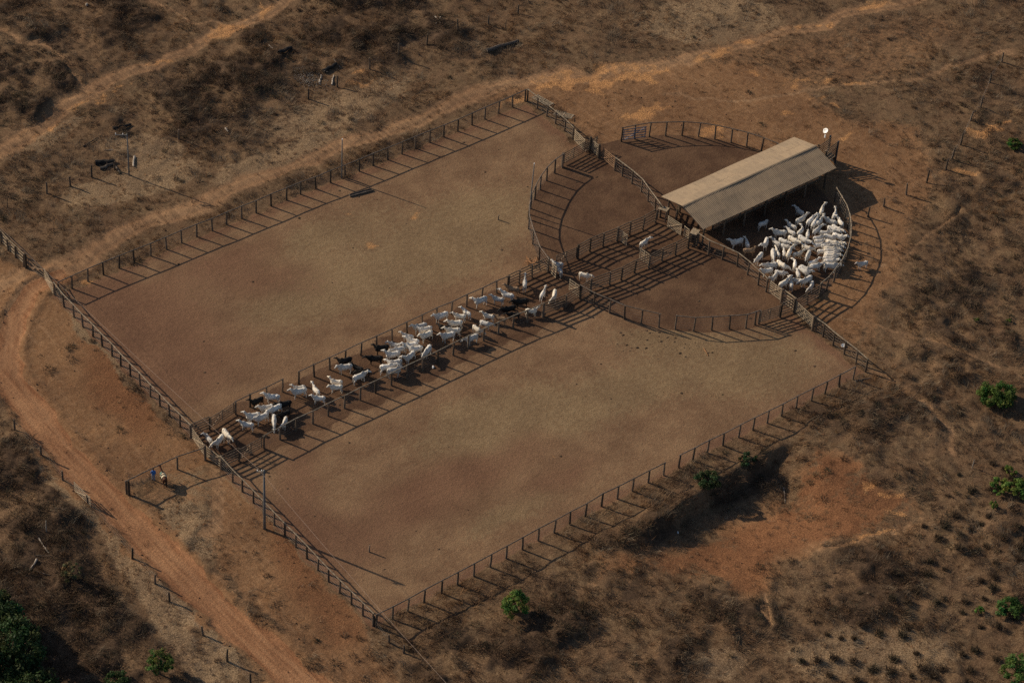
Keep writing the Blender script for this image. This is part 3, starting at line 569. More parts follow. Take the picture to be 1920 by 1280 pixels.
# round pen arcs
fence('curved rail fence around the upper left quarter of the round pen', [(1056.5, 289), (1042, 299), (1027, 313), (1014.5, 330), (1004.5, 348), (997, 365), (992.8, 385), (992.8, 403), (1000.8, 431), (1012.8, 463), (1029, 485)], 2.2)
fence('curved rail fence at the top right, behind the shed', [(1167.3, 240), (1192.5, 235), (1219.7, 230.6), (1250.6, 229.4), (1281.6, 228.8), (1312.5, 230.6), (1343.4, 235.3), (1374, 241.6), (1403.5, 249), (1431, 258.2), (1458.4, 269), (1484, 283)], 2.2)
fence('curved rail fence below the red pen, left half before the gap', [(1089.4, 535), (1115.6, 549.5), (1145, 561.6), (1173.6, 573.6), (1205, 581.3), (1238, 588.5)], 2.1, rail_mat=RAILM)
fence('curved rail fence below the red pen, right half after the gap', [(1269, 592.2), (1303.3, 595.5), (1337.7, 594), (1371, 591.8), (1401.7, 590), (1419, 584), (1426, 582)], 2.1)
fence('low board fence panel with two posts beside the curved pen gate', [(1466.7, 570), (1491.7, 561)], 2.1, 'boards')
fence('curved pale rail fence hemming in the packed herd on the right', [(1569, 352.5), (1578.4, 368), (1588, 384.5), (1594, 402.5), (1596.4, 421), (1595.6, 443), (1590, 465), (1580, 486), (1567.5, 503), (1553.6, 519.5), (1540, 531)], 2.2, rail_mat=PRAIL)
fence('short board fence closing the round pen below the herd', [(1540, 531), (1516, 545.5), (1493, 560)], 2.1, 'boards')
# lane
fence('board fence at the upper end of the lane by the road gates', [(357, 797), (392.5, 782)], 1.9, 'boards')
fence('single-rail fence over the first black cows in the lane, brace at its end', [(441.4, 752.8), (468.8, 739.5), (500.8, 725.3), (529.7, 711.3)], 1.9)
fence('long single-rail fence on the upper side of the cattle lane', [(560.2, 696.6), (589.4, 683.2), (618.8, 669.8), (647.7, 656.6), (677, 642.6), (706.6, 630), (735.6, 616.7), (763.8, 603.4), (792.5, 590), (819.8, 577), (847.2, 566), (876, 552.2), (904.5, 540.2), (932.7, 526.4), (953, 518)], 1.9)
fence('board fence on the upper side of the lane beside a broken pallet', [(955, 516.5), (975, 507.5), (999.4, 496.3), (1029, 483.5)], 2.0, 'boards')
fence('long board fence of the upper lane side, from the thick post to the shed', [(1085, 461), (1108, 448), (1132.7, 438), (1159.4, 428), (1183, 417), (1207.5, 407.3), (1231.6, 393.5)], 2.0, 'boards', board_mat=BOARD)
fence('board fence panel at the lower lane corner by the tall pole', [(415, 856), (447.7, 841)], 1.9, 'boards')
fence('long single-rail fence on the lower side of the cattle lane', [(494.5, 817), (525, 801), (554.7, 784.8), (586.7, 770.6), (615.6, 756.4), (646, 741.7), (675.8, 727), (704.4, 713.6), (734.7, 699.5), (764, 684.8), (793, 671.4), (821.2, 657.8), (850.7, 643), (878.8, 629.8), (908, 616), (935.8, 603.8), (963.6, 591.7), (990.4, 581.4), (1019, 569)], 1.9, rail_mat=PRAIL)
fence('tangled dark board fence beside the lane in the shadows of its own boards', [(1020, 570), (1062, 554), (1089.4, 538), (1109, 525)], 1.9, 'boards')
fence('long board fence of the lower lane side, ending at the shed deck', [(1109, 524), (1145, 511), (1167, 502.5), (1192, 489.2), (1218.5, 479.4), (1243.6, 466.4), (1268.8, 455.5), (1292.8, 443.4)], 1.9, 'boards')
# road side
fence('single-rail hitching fence beside the man and the horse', [(236, 902), (283, 879), (331.7, 856), (384, 839)], 1.9, skip=(1,))
fence('pale board fence at the left edge beyond the road entrance', [(-30, 405), (0, 434), (13.5, 449), (27.5, 462), (43, 477)], 1.8, 'boards', board_mat=PALEW, nb=4)
for k, (x, y) in enumerate([(384, 836), (47, 477), (240.5, 902), (1056, 288), (1108, 258), (1124.5, 272), (1029, 483), (1159.5, 427), (1468, 543), (1527, 594), (1109, 523), (1085, 460), (1020, 569)]):
    p = V(x, y, 2.1); b = MB(); n = 3; lab = ['thick dark gate post between the two lane gates', 'thick black gate post at the road entrance', 'thick post at the road end of the hitching rail', 'thick post where the round pen fence meets its gate', 'heavy post at the top of the cross gates', 'heavy post right of the cross gates', 'post holding the open lane flap', 'thick post carrying the open gate in the lane',
        'thick orange-lit post between herd gate and crossing', 'gate post at the start of the lower corner fence', 'thick dark post at the middle of the lower lane fence', 'thick dark post in the upper lane fence near the shed side', 'thick post where rails turn to boards on the lower lane side'][k]
    b.tube([(rj(.01), rj(.01), -.25 + 2.45 * j / n) for j in range(n + 1)], [.17, .165, .16, .15], 9); o = b.build('gate_post', WOOD, None, False, (p.x, p.y, 0)); tag(o, lab, 'post', 'thick gate posts')

G = 'board gates of the corral'
gate('pale closed gate at the lane end, nearer the upper pen', (359, 800), (383, 834), 1.75, 5, group=G)
gate('pale closed gate at the lane end, beside the hitching rail', (386, 836), (413, 856), 1.75, 5, group=G)
gate('dark thin-barred gate in the upper lane side near the black cow', (394, 783), (440, 754), 1.75, 5, BOARD, group=G, brace=2)
gate('dark braced gate in the lower lane side above its grid shadow', (449, 842), (492, 819), 1.75, 5, BOARD, group=G, brace=2)
gate('white gate between the pen corner and the road entrance', (82.5, 504), (98.5, 532), 1.8, 5, PALEW, group=G)
gate('grey sagging gate across the track at the road entrance', (51, 482), (82, 503), 1.6, 4, BOARD, group=G)
gate('pale gate in the fence just above the cross gates', (1078, 243), (1097, 262), 1.9, 6, PALEW, group=G, px_h=1.9)
gate('dark gate panel standing edge-on to the cross gates, the furthest back', (1096, 266), (1121, 256), 1.9, 6, BOARD, group=G, px_h=1.9)
gate('barred gate over its grid shadow in the round pen', (1058, 287), (1096, 267), 1.9, 6, BOARD, group=G, px_h=1.9, brace=2)
gate('pale slanting gate between the two heavy cross posts', (1110, 260), (1124, 274), 1.9, 6, PALEW, group=G, px_h=1.9)
gate('orange-lit gate in the crooked fence right of the cross gates', (1131, 276), (1153, 295), 1.9, 6, LITW, group=G, px_h=1.9)
gate('blue-grey gate folded against the curved fence behind the shed', (1169, 242), (1213, 236), 1.9, 5, BLUEG, group=G, px_h=2.0, brace=1)
gate('open flap of pale boards at the start of the round pen', (1029, 485), (1043.5, 501), 1.9, 5, PALEW, group=G, px_h=1.9)
gate('dark gate in the upper lane side behind the striped cow', (1043, 478), (1083, 462), 1.8, 6, BOARD, group=G, px_h=1.9, brace=2)
gate('open pale gate swung into the middle of the lane', (1160, 428), (1177, 440), 1.85, 6, PALEW, group=G, px_h=1.9)
gate('narrow open gate under the white cow in the middle of the lane', (1218, 476), (1201, 464), 1.85, 5, PALEW, group=G, px_h=1.9)
gate('short open gate of pale boards beside the grazing cow', (1068, 522), (1090, 537), 1.85, 5, PALEW, group=G, px_h=1.9)
gate('gate with an orange brace at the lower corner of the herd', (1444, 525), (1466, 541), 1.95, 6, PALEW, group=G, px_h=2.0)
gate('barred gate closing the curved fence, grid shadow in front', (1427, 583), (1465, 571), 1.9, 6, BOARD, group=G, px_h=2.0, brace=2)
gate('long pale gate between the crossing and the lower corner fence', (1493, 562), (1526, 592), 1.85, 6, PALEW, group=G, px_h=2.0, brace=2)
gate('white barred gate opened along the left road verge', (138, 901), (169, 931), 1.6, 5, PALEW, px_h=1.7, group=G)
def lying(label, p, q, w, lift=.12):
    A = V(*p); B = V(*q); L = (B - A).length
    return gate(label, Vector((0, 0, 0)), Vector((L, 0, 0)), w, 5, PALEW, world=True, z0=0, brace=2, group='gates lying on the ground', lie=((R(90 - 8), 0, math.atan2(B.y - A.y, B.x - A.x)), A + Vector((0, 0, lift))))
lying('broken pale gate lying flat behind the upper pen corner', (1008, 179), (1039, 196), 1.25)
lying('broken pale gate lying flat nearer the cross gates', (1043, 208), (1077, 217), 1.3)

# ------------------------------------------------------------------ old wire fences
def wire_fence(label, pts, hs=1.5, wires=3, m=WOOD):
    B = [GP(x, y) for x, y in pts]; c = B[len(B) // 2]; root = empty('wire_fence', c, label, 'fence'); T = []
    for p in B:
        h = hs * random.uniform(.8, 1.15); t = Vector((rj(.12), rj(.12), h)); b = MB(); b.tube([p - c + Vector((0, 0, -.2)), p - c + t * .5 + Vector((rj(.03), rj(.03), 0)), p - c + t], [.13, .12, .10], 7); b.build('post', m, root); T.append((p - c, t))
    for k in range(wires):
        f = .35 + .28 * k; MB().tube([p + t * f for p, t in T], .004, 4).build('wire', WIRE, root)
wire_fence('old leaning-post wire fence climbing the rough pasture right of the shed', [(1627, 407), (1657, 388), (1699, 366), (1737, 344), (1773, 319), (1784, 301), (1801, 270), (1819, 229), (1838, 205), (1855, 158), (1878, 117)], 1.75)
wire_fence('old wire fence of grey posts through the dark scrub at the top left', [(88, 365), (132, 350), (172, 332), (215, 318), (335, 262), (578, 186), (632, 163), (693, 133), (747, 110), (800, 86), (858, 67), (916, 47), (971, 25), (1030, -8)], 1.6)
wire_fence('wire fence posts on the far side of the dirt road at the lower left', [(28, 808), (77, 856), (118, 903), (165, 946), (248, 1048), (291, 1096), (318, 1128), (381, 1191), (426, 1240), (470, 1285)], 1.6)
wire_fence('short run of old stakes below the lower pen corner', [(703, 1172), (729, 1205), (757, 1225)], 1.3, 2)
for k, (x, y, l, s) in enumerate([(14, 390, 'lone dark stake at the left edge above the entrance fence', 1.4), (948, 53, 'lone grey stake in the dry grass at the top', 1.4), (1822, 880, 'thin pale stake standing alone in the dry brush on the right', 1.3), (692, 1034, 'short brown stump standing alone in the lower pen', 1.0), (934, 412, 'short brown stump standing in the upper pen', .8), (87, 1000, 'thin bare stake in the dark scrub at the lower left', 1.6)]):
    p = GP(x, y); b = MB(); b.tube([(0, 0, -.2), (.03, .02, s * .5), (.06, -.02, s)], [.1, .09, .075] if k in (3, 4) else [.06, .055, .04], 7); tag(b.build('stake', [WOOD, WOOD, PLOG, BOARD, BOARD, PLOG][k], None, False, p), l, 'stake')

# ------------------------------------------------------------------ poles and overhead wires
def pole(label, base, h, r=.15, arm=None, lean=(0, 0), name='utility_pole', ins=0, m=CONC):
    p = GP(*base) if isinstance(base, tuple) else base; root = empty(name, p, label, 'pole')
    top = Vector((lean[0], lean[1], h)); MB().tube([(0, 0, -.3), top * .5, top], [r, r * .85, r * .62], 10).build('shaft', m, root, True)
    if arm:
        a = Vector(arm); MB().bar(top + Vector((0, 0, -.25)), top + Vector((0, 0, -.25)) + a, .1, .12).build('crossarm', PALEW if ins else m, root)
        MB().bar(top + Vector((0, 0, -.9)), top + Vector((0, 0, -.3)) + a * .6, .04, .05).build('arm_brace', m, root)
        for f in (.35, .95): MB().tube([top + a * f + Vector((0, 0, -.19)), top + a * f + Vector((0, 0, .0))], [.045, .06], 8).build('insulator', WHITE, root)
    else: MB().tube([top, top + Vector((0, 0, .18))], [.05, .07], 8).build('insulator', WHITE, root)
    return p + top
camr = Vector((cx.x, cx.y, 0)).normalized()
PT = pole('tall dark pole with a short pale arm beside the pale fence', (496, 991), 8.75, .17, -camr * .75, ins=1)
pole('slender pole with a long pale arm standing in the scrub at the upper left', (242, 329), 6.5, .11, -camr * 1.5, ins=0)
pole('plain slender pole rising from the fence along the dirt track', (640.5, 334), 6.0, .1)
pole('thin leaning mast beside the curved fence of the round pen', (992, 402), 7.6, .09, None, (.35, .15), 'mast')
T1 = V(-330, 95, 8.6); T2 = V(1120, 1570, 8.6)
pole('tall pole beyond the left edge carrying the overhead wire', Vector((T1.x, T1.y, 0)), 8.6, .17, -camr * .75, ins=1)
pole('tall pole beyond the lower edge carrying the overhead wire', Vector((T2.x, T2.y, 0)), 8.6, .17, -camr * .75, ins=1)
def cablew(label, a, b, sag, r=.012):
    mb = MB(); mb.tube([a.lerp(b, t / 24) - Vector((0, 0, sag * 4 * (t / 24) * (1 - t / 24))) for t in range(25)], r, 5); tag(mb.build('overhead_wire', CABLE), label, 'wire', 'overhead wires')
e = -camr * .5
cablew('pale overhead wire from the tall pole across the upper pen to the left edge', T1 + e, PT + e, .9)
cablew('pale overhead wire from the tall pole down over the lower pen corner', PT + e, T2 + e, .9)

# ------------------------------------------------------------------ shed
def roof_mat():
    m = bpy.data.materials.new('fibre_cement_roof'); m.use_nodes = True; n = m.node_tree; L = n.links.new; b = n.nodes['Principled BSDF']; b.inputs['Roughness'].default_value = .8
    g = n.nodes.new('ShaderNodeTexCoord'); no = n.nodes.new('ShaderNodeTexNoise'); no.inputs['Scale'].default_value = .5; no.inputs['Detail'].default_value = 8; L(g.outputs['Object'], no.inputs['Vector'])
    mp = n.nodes.new('ShaderNodeMapping'); mp.inputs['Scale'].default_value = (3, .5, 1); L(g.outputs['Object'], mp.inputs[0]); n2 = n.nodes.new('ShaderNodeTexNoise'); n2.inputs['Scale'].default_value = 1.5; n2.inputs['Detail'].default_value = 6; L(mp.outputs[0], n2.inputs['Vector'])
    a = n.nodes.new('ShaderNodeMix'); a.data_type = 'RGBA'; a.inputs[6].default_value = (.22, .168, .118, 1); a.inputs[7].default_value = (.34, .25, .16, 1); L(no.outputs[0], a.inputs[0])
    c = n.nodes.new('ShaderNodeMix'); c.data_type = 'RGBA'; c.inputs[7].default_value = (.16, .115, .08, 1); L(a.outputs[2], c.inputs[6]); r = n.nodes.new('ShaderNodeMapRange'); r.inputs[1].default_value = .5; r.inputs[2].default_value = .75; r.inputs[4].default_value = .7; L(n2.outputs[0], r.inputs[0]); L(r.outputs[0], c.inputs[0])
    br = n.nodes.new('ShaderNodeTexBrick'); br.offset = 0; br.inputs['Scale'].default_value = 1; br.inputs['Brick Width'].default_value = 1.05; br.inputs['Row Height'].default_value = 1.38; br.inputs['Mortar Size'].default_value = .012
    br.inputs['Color1'].default_value = (.74, .74, .74, 1); br.inputs['Color2'].default_value = (1.18, 1.15, 1.10, 1); br.inputs['Mortar'].default_value = (.55, .5, .45, 1); L(g.outputs['Object'], br.inputs['Vector'])
    mm = n.nodes.new('ShaderNodeMix'); mm.data_type = 'RGBA'; mm.blend_type = 'MULTIPLY'; mm.inputs[0].default_value = .4; L(c.outputs[2], mm.inputs[6]); L(br.outputs[0], mm.inputs[7])
    L(mm.outputs[2], b.inputs['Base Color']); return m
def shed():
    x0, x1, yb, yf, ze, zr, yr = -1.42, 21.3, 3.95, -4.05, 3.2, 4.28, -.05
    root = empty('cattle_shed', ((x0 + x1) / 2, 0, 0), 'long open cattle shed with a corrugated gable roof over the right part of the corral', 'shed'); ox = (x0 + x1) / 2
    RM = roof_mat(); pitch = .23; N = int((x1 - x0) / pitch * 8)
    for sgn, ye in ((1, yb), (-1, yf)):
        rows = 9; v = []; f = []
        for lay in (0, 1):
            for i in range(N + 1):
                x = x0 + (x1 - x0) * i / N; w = .034 * math.cos(2 * math.pi * (x - x0) / pitch)
                for j in range(rows + 1):
                    t = j / rows; z = zr + (ze - zr) * t + w + .012 * ((j * 3) // (rows + 1)) * -1 - .018 * lay + .03 * math.sin(x * .55 + t * 2)
                    v.append((x - ox, yr + (ye - yr) * t + sgn * .0, z))
        C = (rows + 1); off = (N + 1) * C
        for i in range(N):
            for j in range(rows):
                a, b, c, d = i * C + j, (i + 1) * C + j, (i + 1) * C + j + 1, i * C + j + 1
                if sgn > 0: a, b, c, d = d, c, b, a
                f.append((a, d, c, b)); f.append((off + a, off + b, off + c, off + d))
        # edges
        for j in range(rows):
            for i in (0, N):
                a, b = i * C + j, i * C + j + 1; f.append((a, b, off + b, off + a))
        for i in range(N):
            for j in (0, rows):
                a, b = i * C + j, (i + 1) * C + j; f.append((a, b, off + b, off + a))
        MB().add(v, f).build('roof', RM, root, False)
    mb = MB()
    for s in (1, -1): mb.bar((x0 - ox - .05, yr + s * .085, zr + .018), (x1 - ox + .05, yr + s * .085, zr + .018), .19, .016, Vector((0, s * .27, 1)))
    mb.build('ridge_cap', RM, root)
    for y in (3.3, -3.4):
        for x in np.linspace(x0 + .9, x1 - 1.0, 7): MB().tube([(x - ox, y, -.2), (x - ox, y, 3.18)], [.13, .12], 9).build('post', WOOD, root)
    for x in np.linspace(x0 + .9, x1 - 1.0, 7):
        MB().bar((x - ox, 3.6, 3.08), (x - ox, -3.7, 3.08), .1, .18).build('tie_beam', WOOD, root)
        MB().bar((x - ox, yr, 3.17), (x - ox, yr, 4.1), .1, .1).build('king_post', WOOD, root)
        MB().bar((x - ox, 3.7, 3.16), (x - ox, yr, 4.14), .08, .12).build('rafter', WOOD, root); MB().bar((x - ox, -3.8, 3.16), (x - ox, yr, 4.14), .08, .12).build('rafter', WOOD, root)
    for y, z in ((3.3, 3.24), (1.7, 3.72), (yr, 4.2), (-1.8, 3.70), (-3.4, 3.22)): MB().bar((x0 - ox + .1, y, z), (x1 - ox - .1, y, z), .06, .08).build('purlin', WOOD, root)
shed()
# handling chute under the roof and its decks
def wpts(l): return [Vector((x, y, 0)) for x, y in l]
fence('dim board side of the handling chute under the shed roof, herd side', wpts([(2.5 + 2.3 * i, -1.9) for i in range(9)]), 1.9, 'boards', world=True, nb=7, off=-.12)
fence('dim board side of the handling chute under the shed roof, upper pen side', wpts([(2.5 + 2.3 * i, 1.5) for i in range(9)]), 1.9, 'boards', world=True, nb=7)
fence('board fence under the left roof end beside the lane gate', wpts([(-.4, 1.8), (1.4, 3.1)]), 2.0, 'boards', world=True)
gate('pale board gate with a diagonal brace under the left roof end', (1253, 403), (1279, 420), 1.9, 7, PALEW, px_h=2.0, group=G, mid=0)
gate('pale half-height board panel next to the shed deck', (1284, 421), (1293, 428), 1.7, 5, PALEW, px_h=1.9, group=G, mid=0, brace=0)
def deck(label, c4, z, skirt=0):
    Q = [V(x, y, z) for x, y in c4]; c = sum(Q, Vector()) / 4; root = empty('timber_deck', (c.x, c.y, 0), label, 'deck'); o = Vector((c.x, c.y, 0)); Q = [q - o for q in Q]
    mb = MB(); n = 6
    for k in range(n):
        t = (k + .5) / n; mb.bar(Q[0].lerp(Q[3], t), Q[1].lerp(Q[2], t), (Q[0] - Q[3]).length / n * .9, .05)
    mb.build('planking', PALEW, root)
    for q in Q: MB().tube([(q.x * .9, q.y * .9, -.2), (q.x * .9, q.y * .9, z - .03)], .09, 8).build('leg', WOOD, root)
    if skirt:
        for a, b in ((0, 1), (1, 2), (2, 3), (3, 0)):
            for k in range(skirt):
                zz = .3 + (z - .45) * k / (skirt - 1); MB().bar(Vector((Q[a].x, Q[a].y, zz)), Vector((Q[b].x, Q[b].y, zz)), .035, .16).build('side_board', WOOD, root)
deck('small timber deck under the left end of the shed roof, beside the braced gate', [(1293, 437), (1300, 427), (1313, 432), (1306, 441)], 2.0, 5)
deck('small timber platform at the back left corner of the shed', [(1233, 391), (1240, 386), (1256, 390), (1250, 397)], 1.7)
# loading chute
def chute():
    root = empty('loading_chute', (19.6, 0, 0), 'dark timber loading ramp with slanting side boards at the far end of the shed', 'ramp')
    a = V(1536, 284, 2.7); A = Vector((0, 0, 0))
    X0 = 1.6; L = 3.9
    for s, y in ((1, 1.15), (-1, -.35)):
        for k, x in enumerate((X0, X0 + L * .5, X0 + L)):
            h = (2.3, 2.9, 3.6)[k]; MB().tube([(x, y, -.3), (x, y, h)], [.15, .13], 8).build('post', METAL if k == 2 else WOOD, root)
        for k in range(6):
            z = .45 + .33 * k; MB().bar((X0 - .1, y - s * .15, z), (X0 + L + .1, y - s * .15, z + 1.25), .04, .16).build('side_board', BOARD, root)
    mb = MB(); mb.bar((X0, .4, .12), (X0 + L, .4, 1.2), 1.35, .08); mb.build('ramp_floor', BOARD, root)
    for k in range(9): MB().bar((X0 + .3 + .42 * k, -.2, .2 + .116 * k), (X0 + .3 + .42 * k, 1.0, .2 + .116 * k), .05, .04).build('cleat', WOOD, root)
    MB().bar((X0 + L, .4, .1), (X0 + L, .4, 1.1), 1.4, .1, Vector((1, 0, 0))).build('end_wall', METAL, root)
chute()
def dish():
    b = V(1539, 303); top = 4.55; root = empty('satellite_dish', b, 'white satellite dish on a thin brown mast behind the shed ridge', 'satellite dish')
    MB().tube([(0, 0, -.2), (0, 0, top)], [.04, .035], 8).build('mast', ORW, root)
    n = (Vector((-.25, .05, .25)) - cz * -.9).normalized(); n = Vector((-.95, .10, .95)).normalized(); u = n.orthogonal().normalized(); w = n.cross(u); c = Vector((0, 0, top + .35)); v = []; f = []
    for j in range(6):
        for k in range(20):
            r = .37 * j / 5 + .001; t = 2 * math.pi * k / 20; v.append(c + (u * math.cos(t) + w * math.sin(t)) * r + n * (r * r * .5))
    for j in range(5):
        for k in range(20): f.append((j * 20 + k, j * 20 + (k + 1) % 20, (j + 1) * 20 + (k + 1) % 20, (j + 1) * 20 + k))
    o = MB().add(v, f).build('reflector', WHITE, root, True); sm = o.modifiers.new('thickness', 'SOLIDIFY'); sm.thickness = .03
    MB().tube([c + w * -.5, c + n * .55], .015, 6).build('feed_arm', WHITE, root); MB().tube([c + n * .5, c + n * .62], .05, 8).build('receiver', WHITE, root)
    MB().bar((-.07, -.07, top - .62), (-.07, -.07, top - .18), .16, .12).build('junction_box', WHITE, root)
dish()

# ------------------------------------------------------------------ logs and small things
def log(label, a, b, r, m, taper=.7, name='log', cat='log', h=0):
    A = GP(*a); B = GP(*b); o = (A + B) / 2; mb = MB(); n = 5
    mb.tube([A.lerp(B, k / n) - o + Vector((rj(r * .5), rj(r * .5), r * .7 + (h * k / n))) for k in range(n + 1)], [r * (1 - (1 - taper) * k / n) * (1 + rj(.1)) for k in range(n + 1)], 8)
    tag(mb.build(name, m, None, False, o), label, cat)
log('long dark fallen log in the dry grass above the upper pen', (912, 101), (972, 79), .28, LOGM)
log('charred log lying above the slender pole in the scrub', (211, 247), (247, 236), .2, CHAR)
log('thin dark branch lying left of the slender pole', (156, 276), (184, 261), .1, CHAR)
log('thick charred log in the pile by the slender pole', (180, 307), (216, 306), .34, CHAR)
log('dark log across the pile by the slender pole', (188, 318), (212, 309), .24, LOGM)
log('dark forked branch at the right of the log pile', (214, 309), (225, 327), .12, LOGM)
log('short pinkish stump beside the slender pole', (253, 295), (250, 313), .16, PLOG)
log('thin bright stick left of the slender pole', (195, 284), (212, 283), .05, PLOG)
log('bent pale trunk on the dark slope at the lower left, upper piece', (72, 1011), (83, 1027), .08, PLOG)
log('bent pale trunk on the dark slope at the lower left, lower piece', (83, 1027), (92, 1040), .08, PLOG)
log('grey tapering trunk leaning in the dark scrub at the lower left', (70, 1052), (56, 1075), .14, PLOG, .3)
log('thin grey branch above the leaning trunk at the lower left', (65, 1045), (98, 1048), .04, LOGM)
log('thin reddish branch below the leaning trunk at the lower left', (65, 1074), (95, 1083), .05, LOGM)
log('pale stick crossing a post in the top scrub', (625, 113), (638, 126), .06, PLOG)
log('dark fallen trunk at the top scrub near the white gravel', (522, 108), (545, 94), .3, CHAR)
log('second dark fallen trunk left of the crossed posts', (605, 136), (632, 122), .28, CHAR)
log('pale upright stump right of the white gravel', (598, 158), (603, 143), .14, PLOG)
log('second pale stump right of the white gravel', (622, 160), (625, 142), .12, PLOG)
log('orange stick lying in the lower pen under the curved fence', (1319, 653), (1328, 667), .06, ORW)
log('small pale stick on the scrub track at the top left', (504, 88), (512, 95), .08, PLOG)
log('small pale stone-like stump in the grass above the track', (423, 246), (428, 252), .14, PLOG)
log('grey dead branch pile stem at the top centre', (815, 35), (826, 50), .1, PLOG)
log('second grey dead branch at the top centre', (826, 32), (817, 52), .08, PLOG)
log('thin white stake lying in the red pit', (1473, 895), (1476, 922), .04, PLOG)
log('dark log at the right end of the long lower fence', (1604, 715), (1632, 709), .1, LOGM)
def trough():
    A = V(656, 368); B = V(697, 357); o = (A + B) / 2; L = (B - A).length; root = empty('feed_trough', o, 'dark empty feed trough lying in the upper pen near the track fence', 'trough'); root.rotation_euler = (0, 0, math.atan2(B.y - A.y, B.x - A.x))
    for s in (1, -1): MB().bar((-L / 2, s * .2, .12), (L / 2, s * .2, .12), .05, .16).build('side', LOGM, root)
    MB().bar((-L / 2, 0, .08), (L / 2, 0, .08), .36, .05).build('bottom', LOGM, root)
    for s in (1, -1): MB().bar((s * (L / 2 + .03), 0, .05), (s * (L / 2 + .03), 0, .22), .44, .05, Vector((1, 0, 0))).build('end_board', LOGM, root)
trough()
def basin(label, px, r, m, name='basin', cat='basin'):
    p = GP(*px); b = MB(); prof = [(.3, .0), (.75, .02), (1, .34), (.94, .34), (.7, .06), (.01, .05)]; n = 20; v = []; f = []
    for (rr, z) in prof:
        for k in range(n): t = 6.2832 * k / n; v.append((r * rr * math.cos(t), r * rr * math.sin(t), z * r * 1.6))
    for j in range(len(prof) - 1):
        for k in range(n): f.append((j * n + k, j * n + (k + 1) % n, (j + 1) * n + (k + 1) % n, (j + 1) * n + k))
    tag(b.add(v, f).build(name, m, None, True, p), label, cat)
basin('white round basin under the pale fence near the lower right corner', (1581, 649), .3, WHITE)
def bag(label, px, m, s=.3, name='plastic_bag', cat='bag'):
    p = GP(*px); b = MB(); b.ball((0, 0, s * .4), (s, s * .55, s * .45), 12, 8, Matrix.Rotation(.9, 3, 'Z')); b.v = [tuple(c + rj(.035) for c in q) for q in b.v]; tag(b.build(name, m, None, False, p), label, cat)
bag('small crumpled white bag in the shadow of the lower lane fence', (812, 689), WHITE, .22)
bag('tiny white bag in the shaded pit below the long lower fence', (1273, 983), WHITE, .14)
bag('pale grey stone near the top left edge of the scrub', (163, 13), PLOG, .35, 'stone', 'stone')
bag('pale stone in the top left scrub beside the path', (67, 62), PLOG, .25, 'stone', 'stone')
def pallet():
    p = V(995, 496); root = empty('broken_pallet', p, 'pile of broken orange boards leaning on the lane fence outside the round pen', 'boards')
    for a, b in (((980, 497), (1010, 490)), ((987, 479), (990, 497)), ((988, 482), (1000, 499)), ((1000, 498), (1007, 482)), ((1007, 482), (1012, 493)), ((982, 494), (998, 486)), ((1003, 484), (996, 499)), ((1010, 496), (985, 489))):
        A = V(*a, random.uniform(.2, .7)) - p; B = V(*b, random.uniform(.05, .3)) - p; MB().bar(A, B, .12, .04).build('board', ORW, root)
pallet()
# white gravel heap in the scrub
def gravel():
    b = MB()
    for _ in range(420):
        x = random.gauss(578, 15); y = random.gauss(150, 9) + (x - 578) * .25; p = U(x, y); z = gz(p[0], p[1]) if _ % 6 == 0 else None
        if z is None: z = last + rj(.05)
        last = z; s = random.uniform(.04, .10); b.ball((p[0], p[1], z + .12), (s, s * .7, s * .6), 5, 3)
    tag(b.build('rubble', RUB), 'scatter of pale broken rubble in the dark scrub at the top left', 'rubble', kind='stuff')
gravel()

# ------------------------------------------------------------------ trees and shrubs
def shrub(label, px, r, h, col_, nclump, name='shrub', cat='shrub', trunk=.25, leaf=.11, per=70, squash=.8, pts=None, dz=0, group='green shrubs in the dry pasture'):
    col = (col_[0] * 1.45, col_[1] * 1.1, col_[2] * 1.35); r = r * 1.02; p = GP(*px); root = empty(name, p, label, cat, group); mb = MB()
    mb.tube([(0, 0, -.2), (rj(.1), rj(.1), h * .3), (rj(.15), rj(.15), h * .6)], [.05 + .045 * h * .5, .03 * h, .015 * h], 8)
    C = []
    for i in range(nclump):
        a = random.uniform(0, 6.28); u = random.random(); rr = r * (u ** .45); zz = h * (trunk + (1 - trunk) * random.random() ** .8 * math.sqrt(max(.05, 1 - (rr / r) ** 2 * squash)))
        C.append((rr * math.cos(a), rr * math.sin(a), zz)); 
        if i % 3 == 0: mb.tube([(0, 0, h * .2), (C[-1][0] * .5, C[-1][1] * .5, h * .2 + (zz - h * .2) * .6), C[-1]], [.03 + .012 * h, .02 + .006 * h, .012], 5)
    mb.build('trunk', BARK, root, True)
    C = np.array(C); n = len(C); T = n * per; k = np.repeat(np.arange(n), per); cr = rng.uniform(.6, 1.25, n) * r * .26
    d = rng.normal(0, 1, (T, 3)); d /= np.linalg.norm(d, axis=1)[:, None]; pos = C[k] + d * (cr[k] * rng.random(T) ** .5)[:, None] * np.array([1, 1, .65])
    nrm = d + rng.normal(0, .6, (T, 3)) + np.array([0, 0, .5]); nrm /= np.linalg.norm(nrm, axis=1)[:, None]; u = np.cross(nrm, rng.normal(0, 1, (T, 3))); u /= np.linalg.norm(u, axis=1)[:, None]; w = np.cross(nrm, u)
    s = leaf * rng.uniform(.6, 1.3, T)[:, None]; A = np.stack([pos - u * s, pos + u * s * .2 + w * s * .55, pos + u * s], 1); A2 = np.stack([pos - u * s, pos + u * s, pos + u * s * .2 - w * s * .55], 1)
    cc = np.array(col) * (rng.uniform(.65, 1.35, n)[k] * rng.uniform(.7, 1.3, T))[:, None] * np.column_stack([1 + .25 * rng.normal(0, 1, n)[k], np.ones(T), np.ones(T)]).clip(.4, 1.8)
    o = link('crown', tri_mesh('crown', np.concatenate([A, A2]), np.concatenate([cc, cc]), LEAFM), root); return root
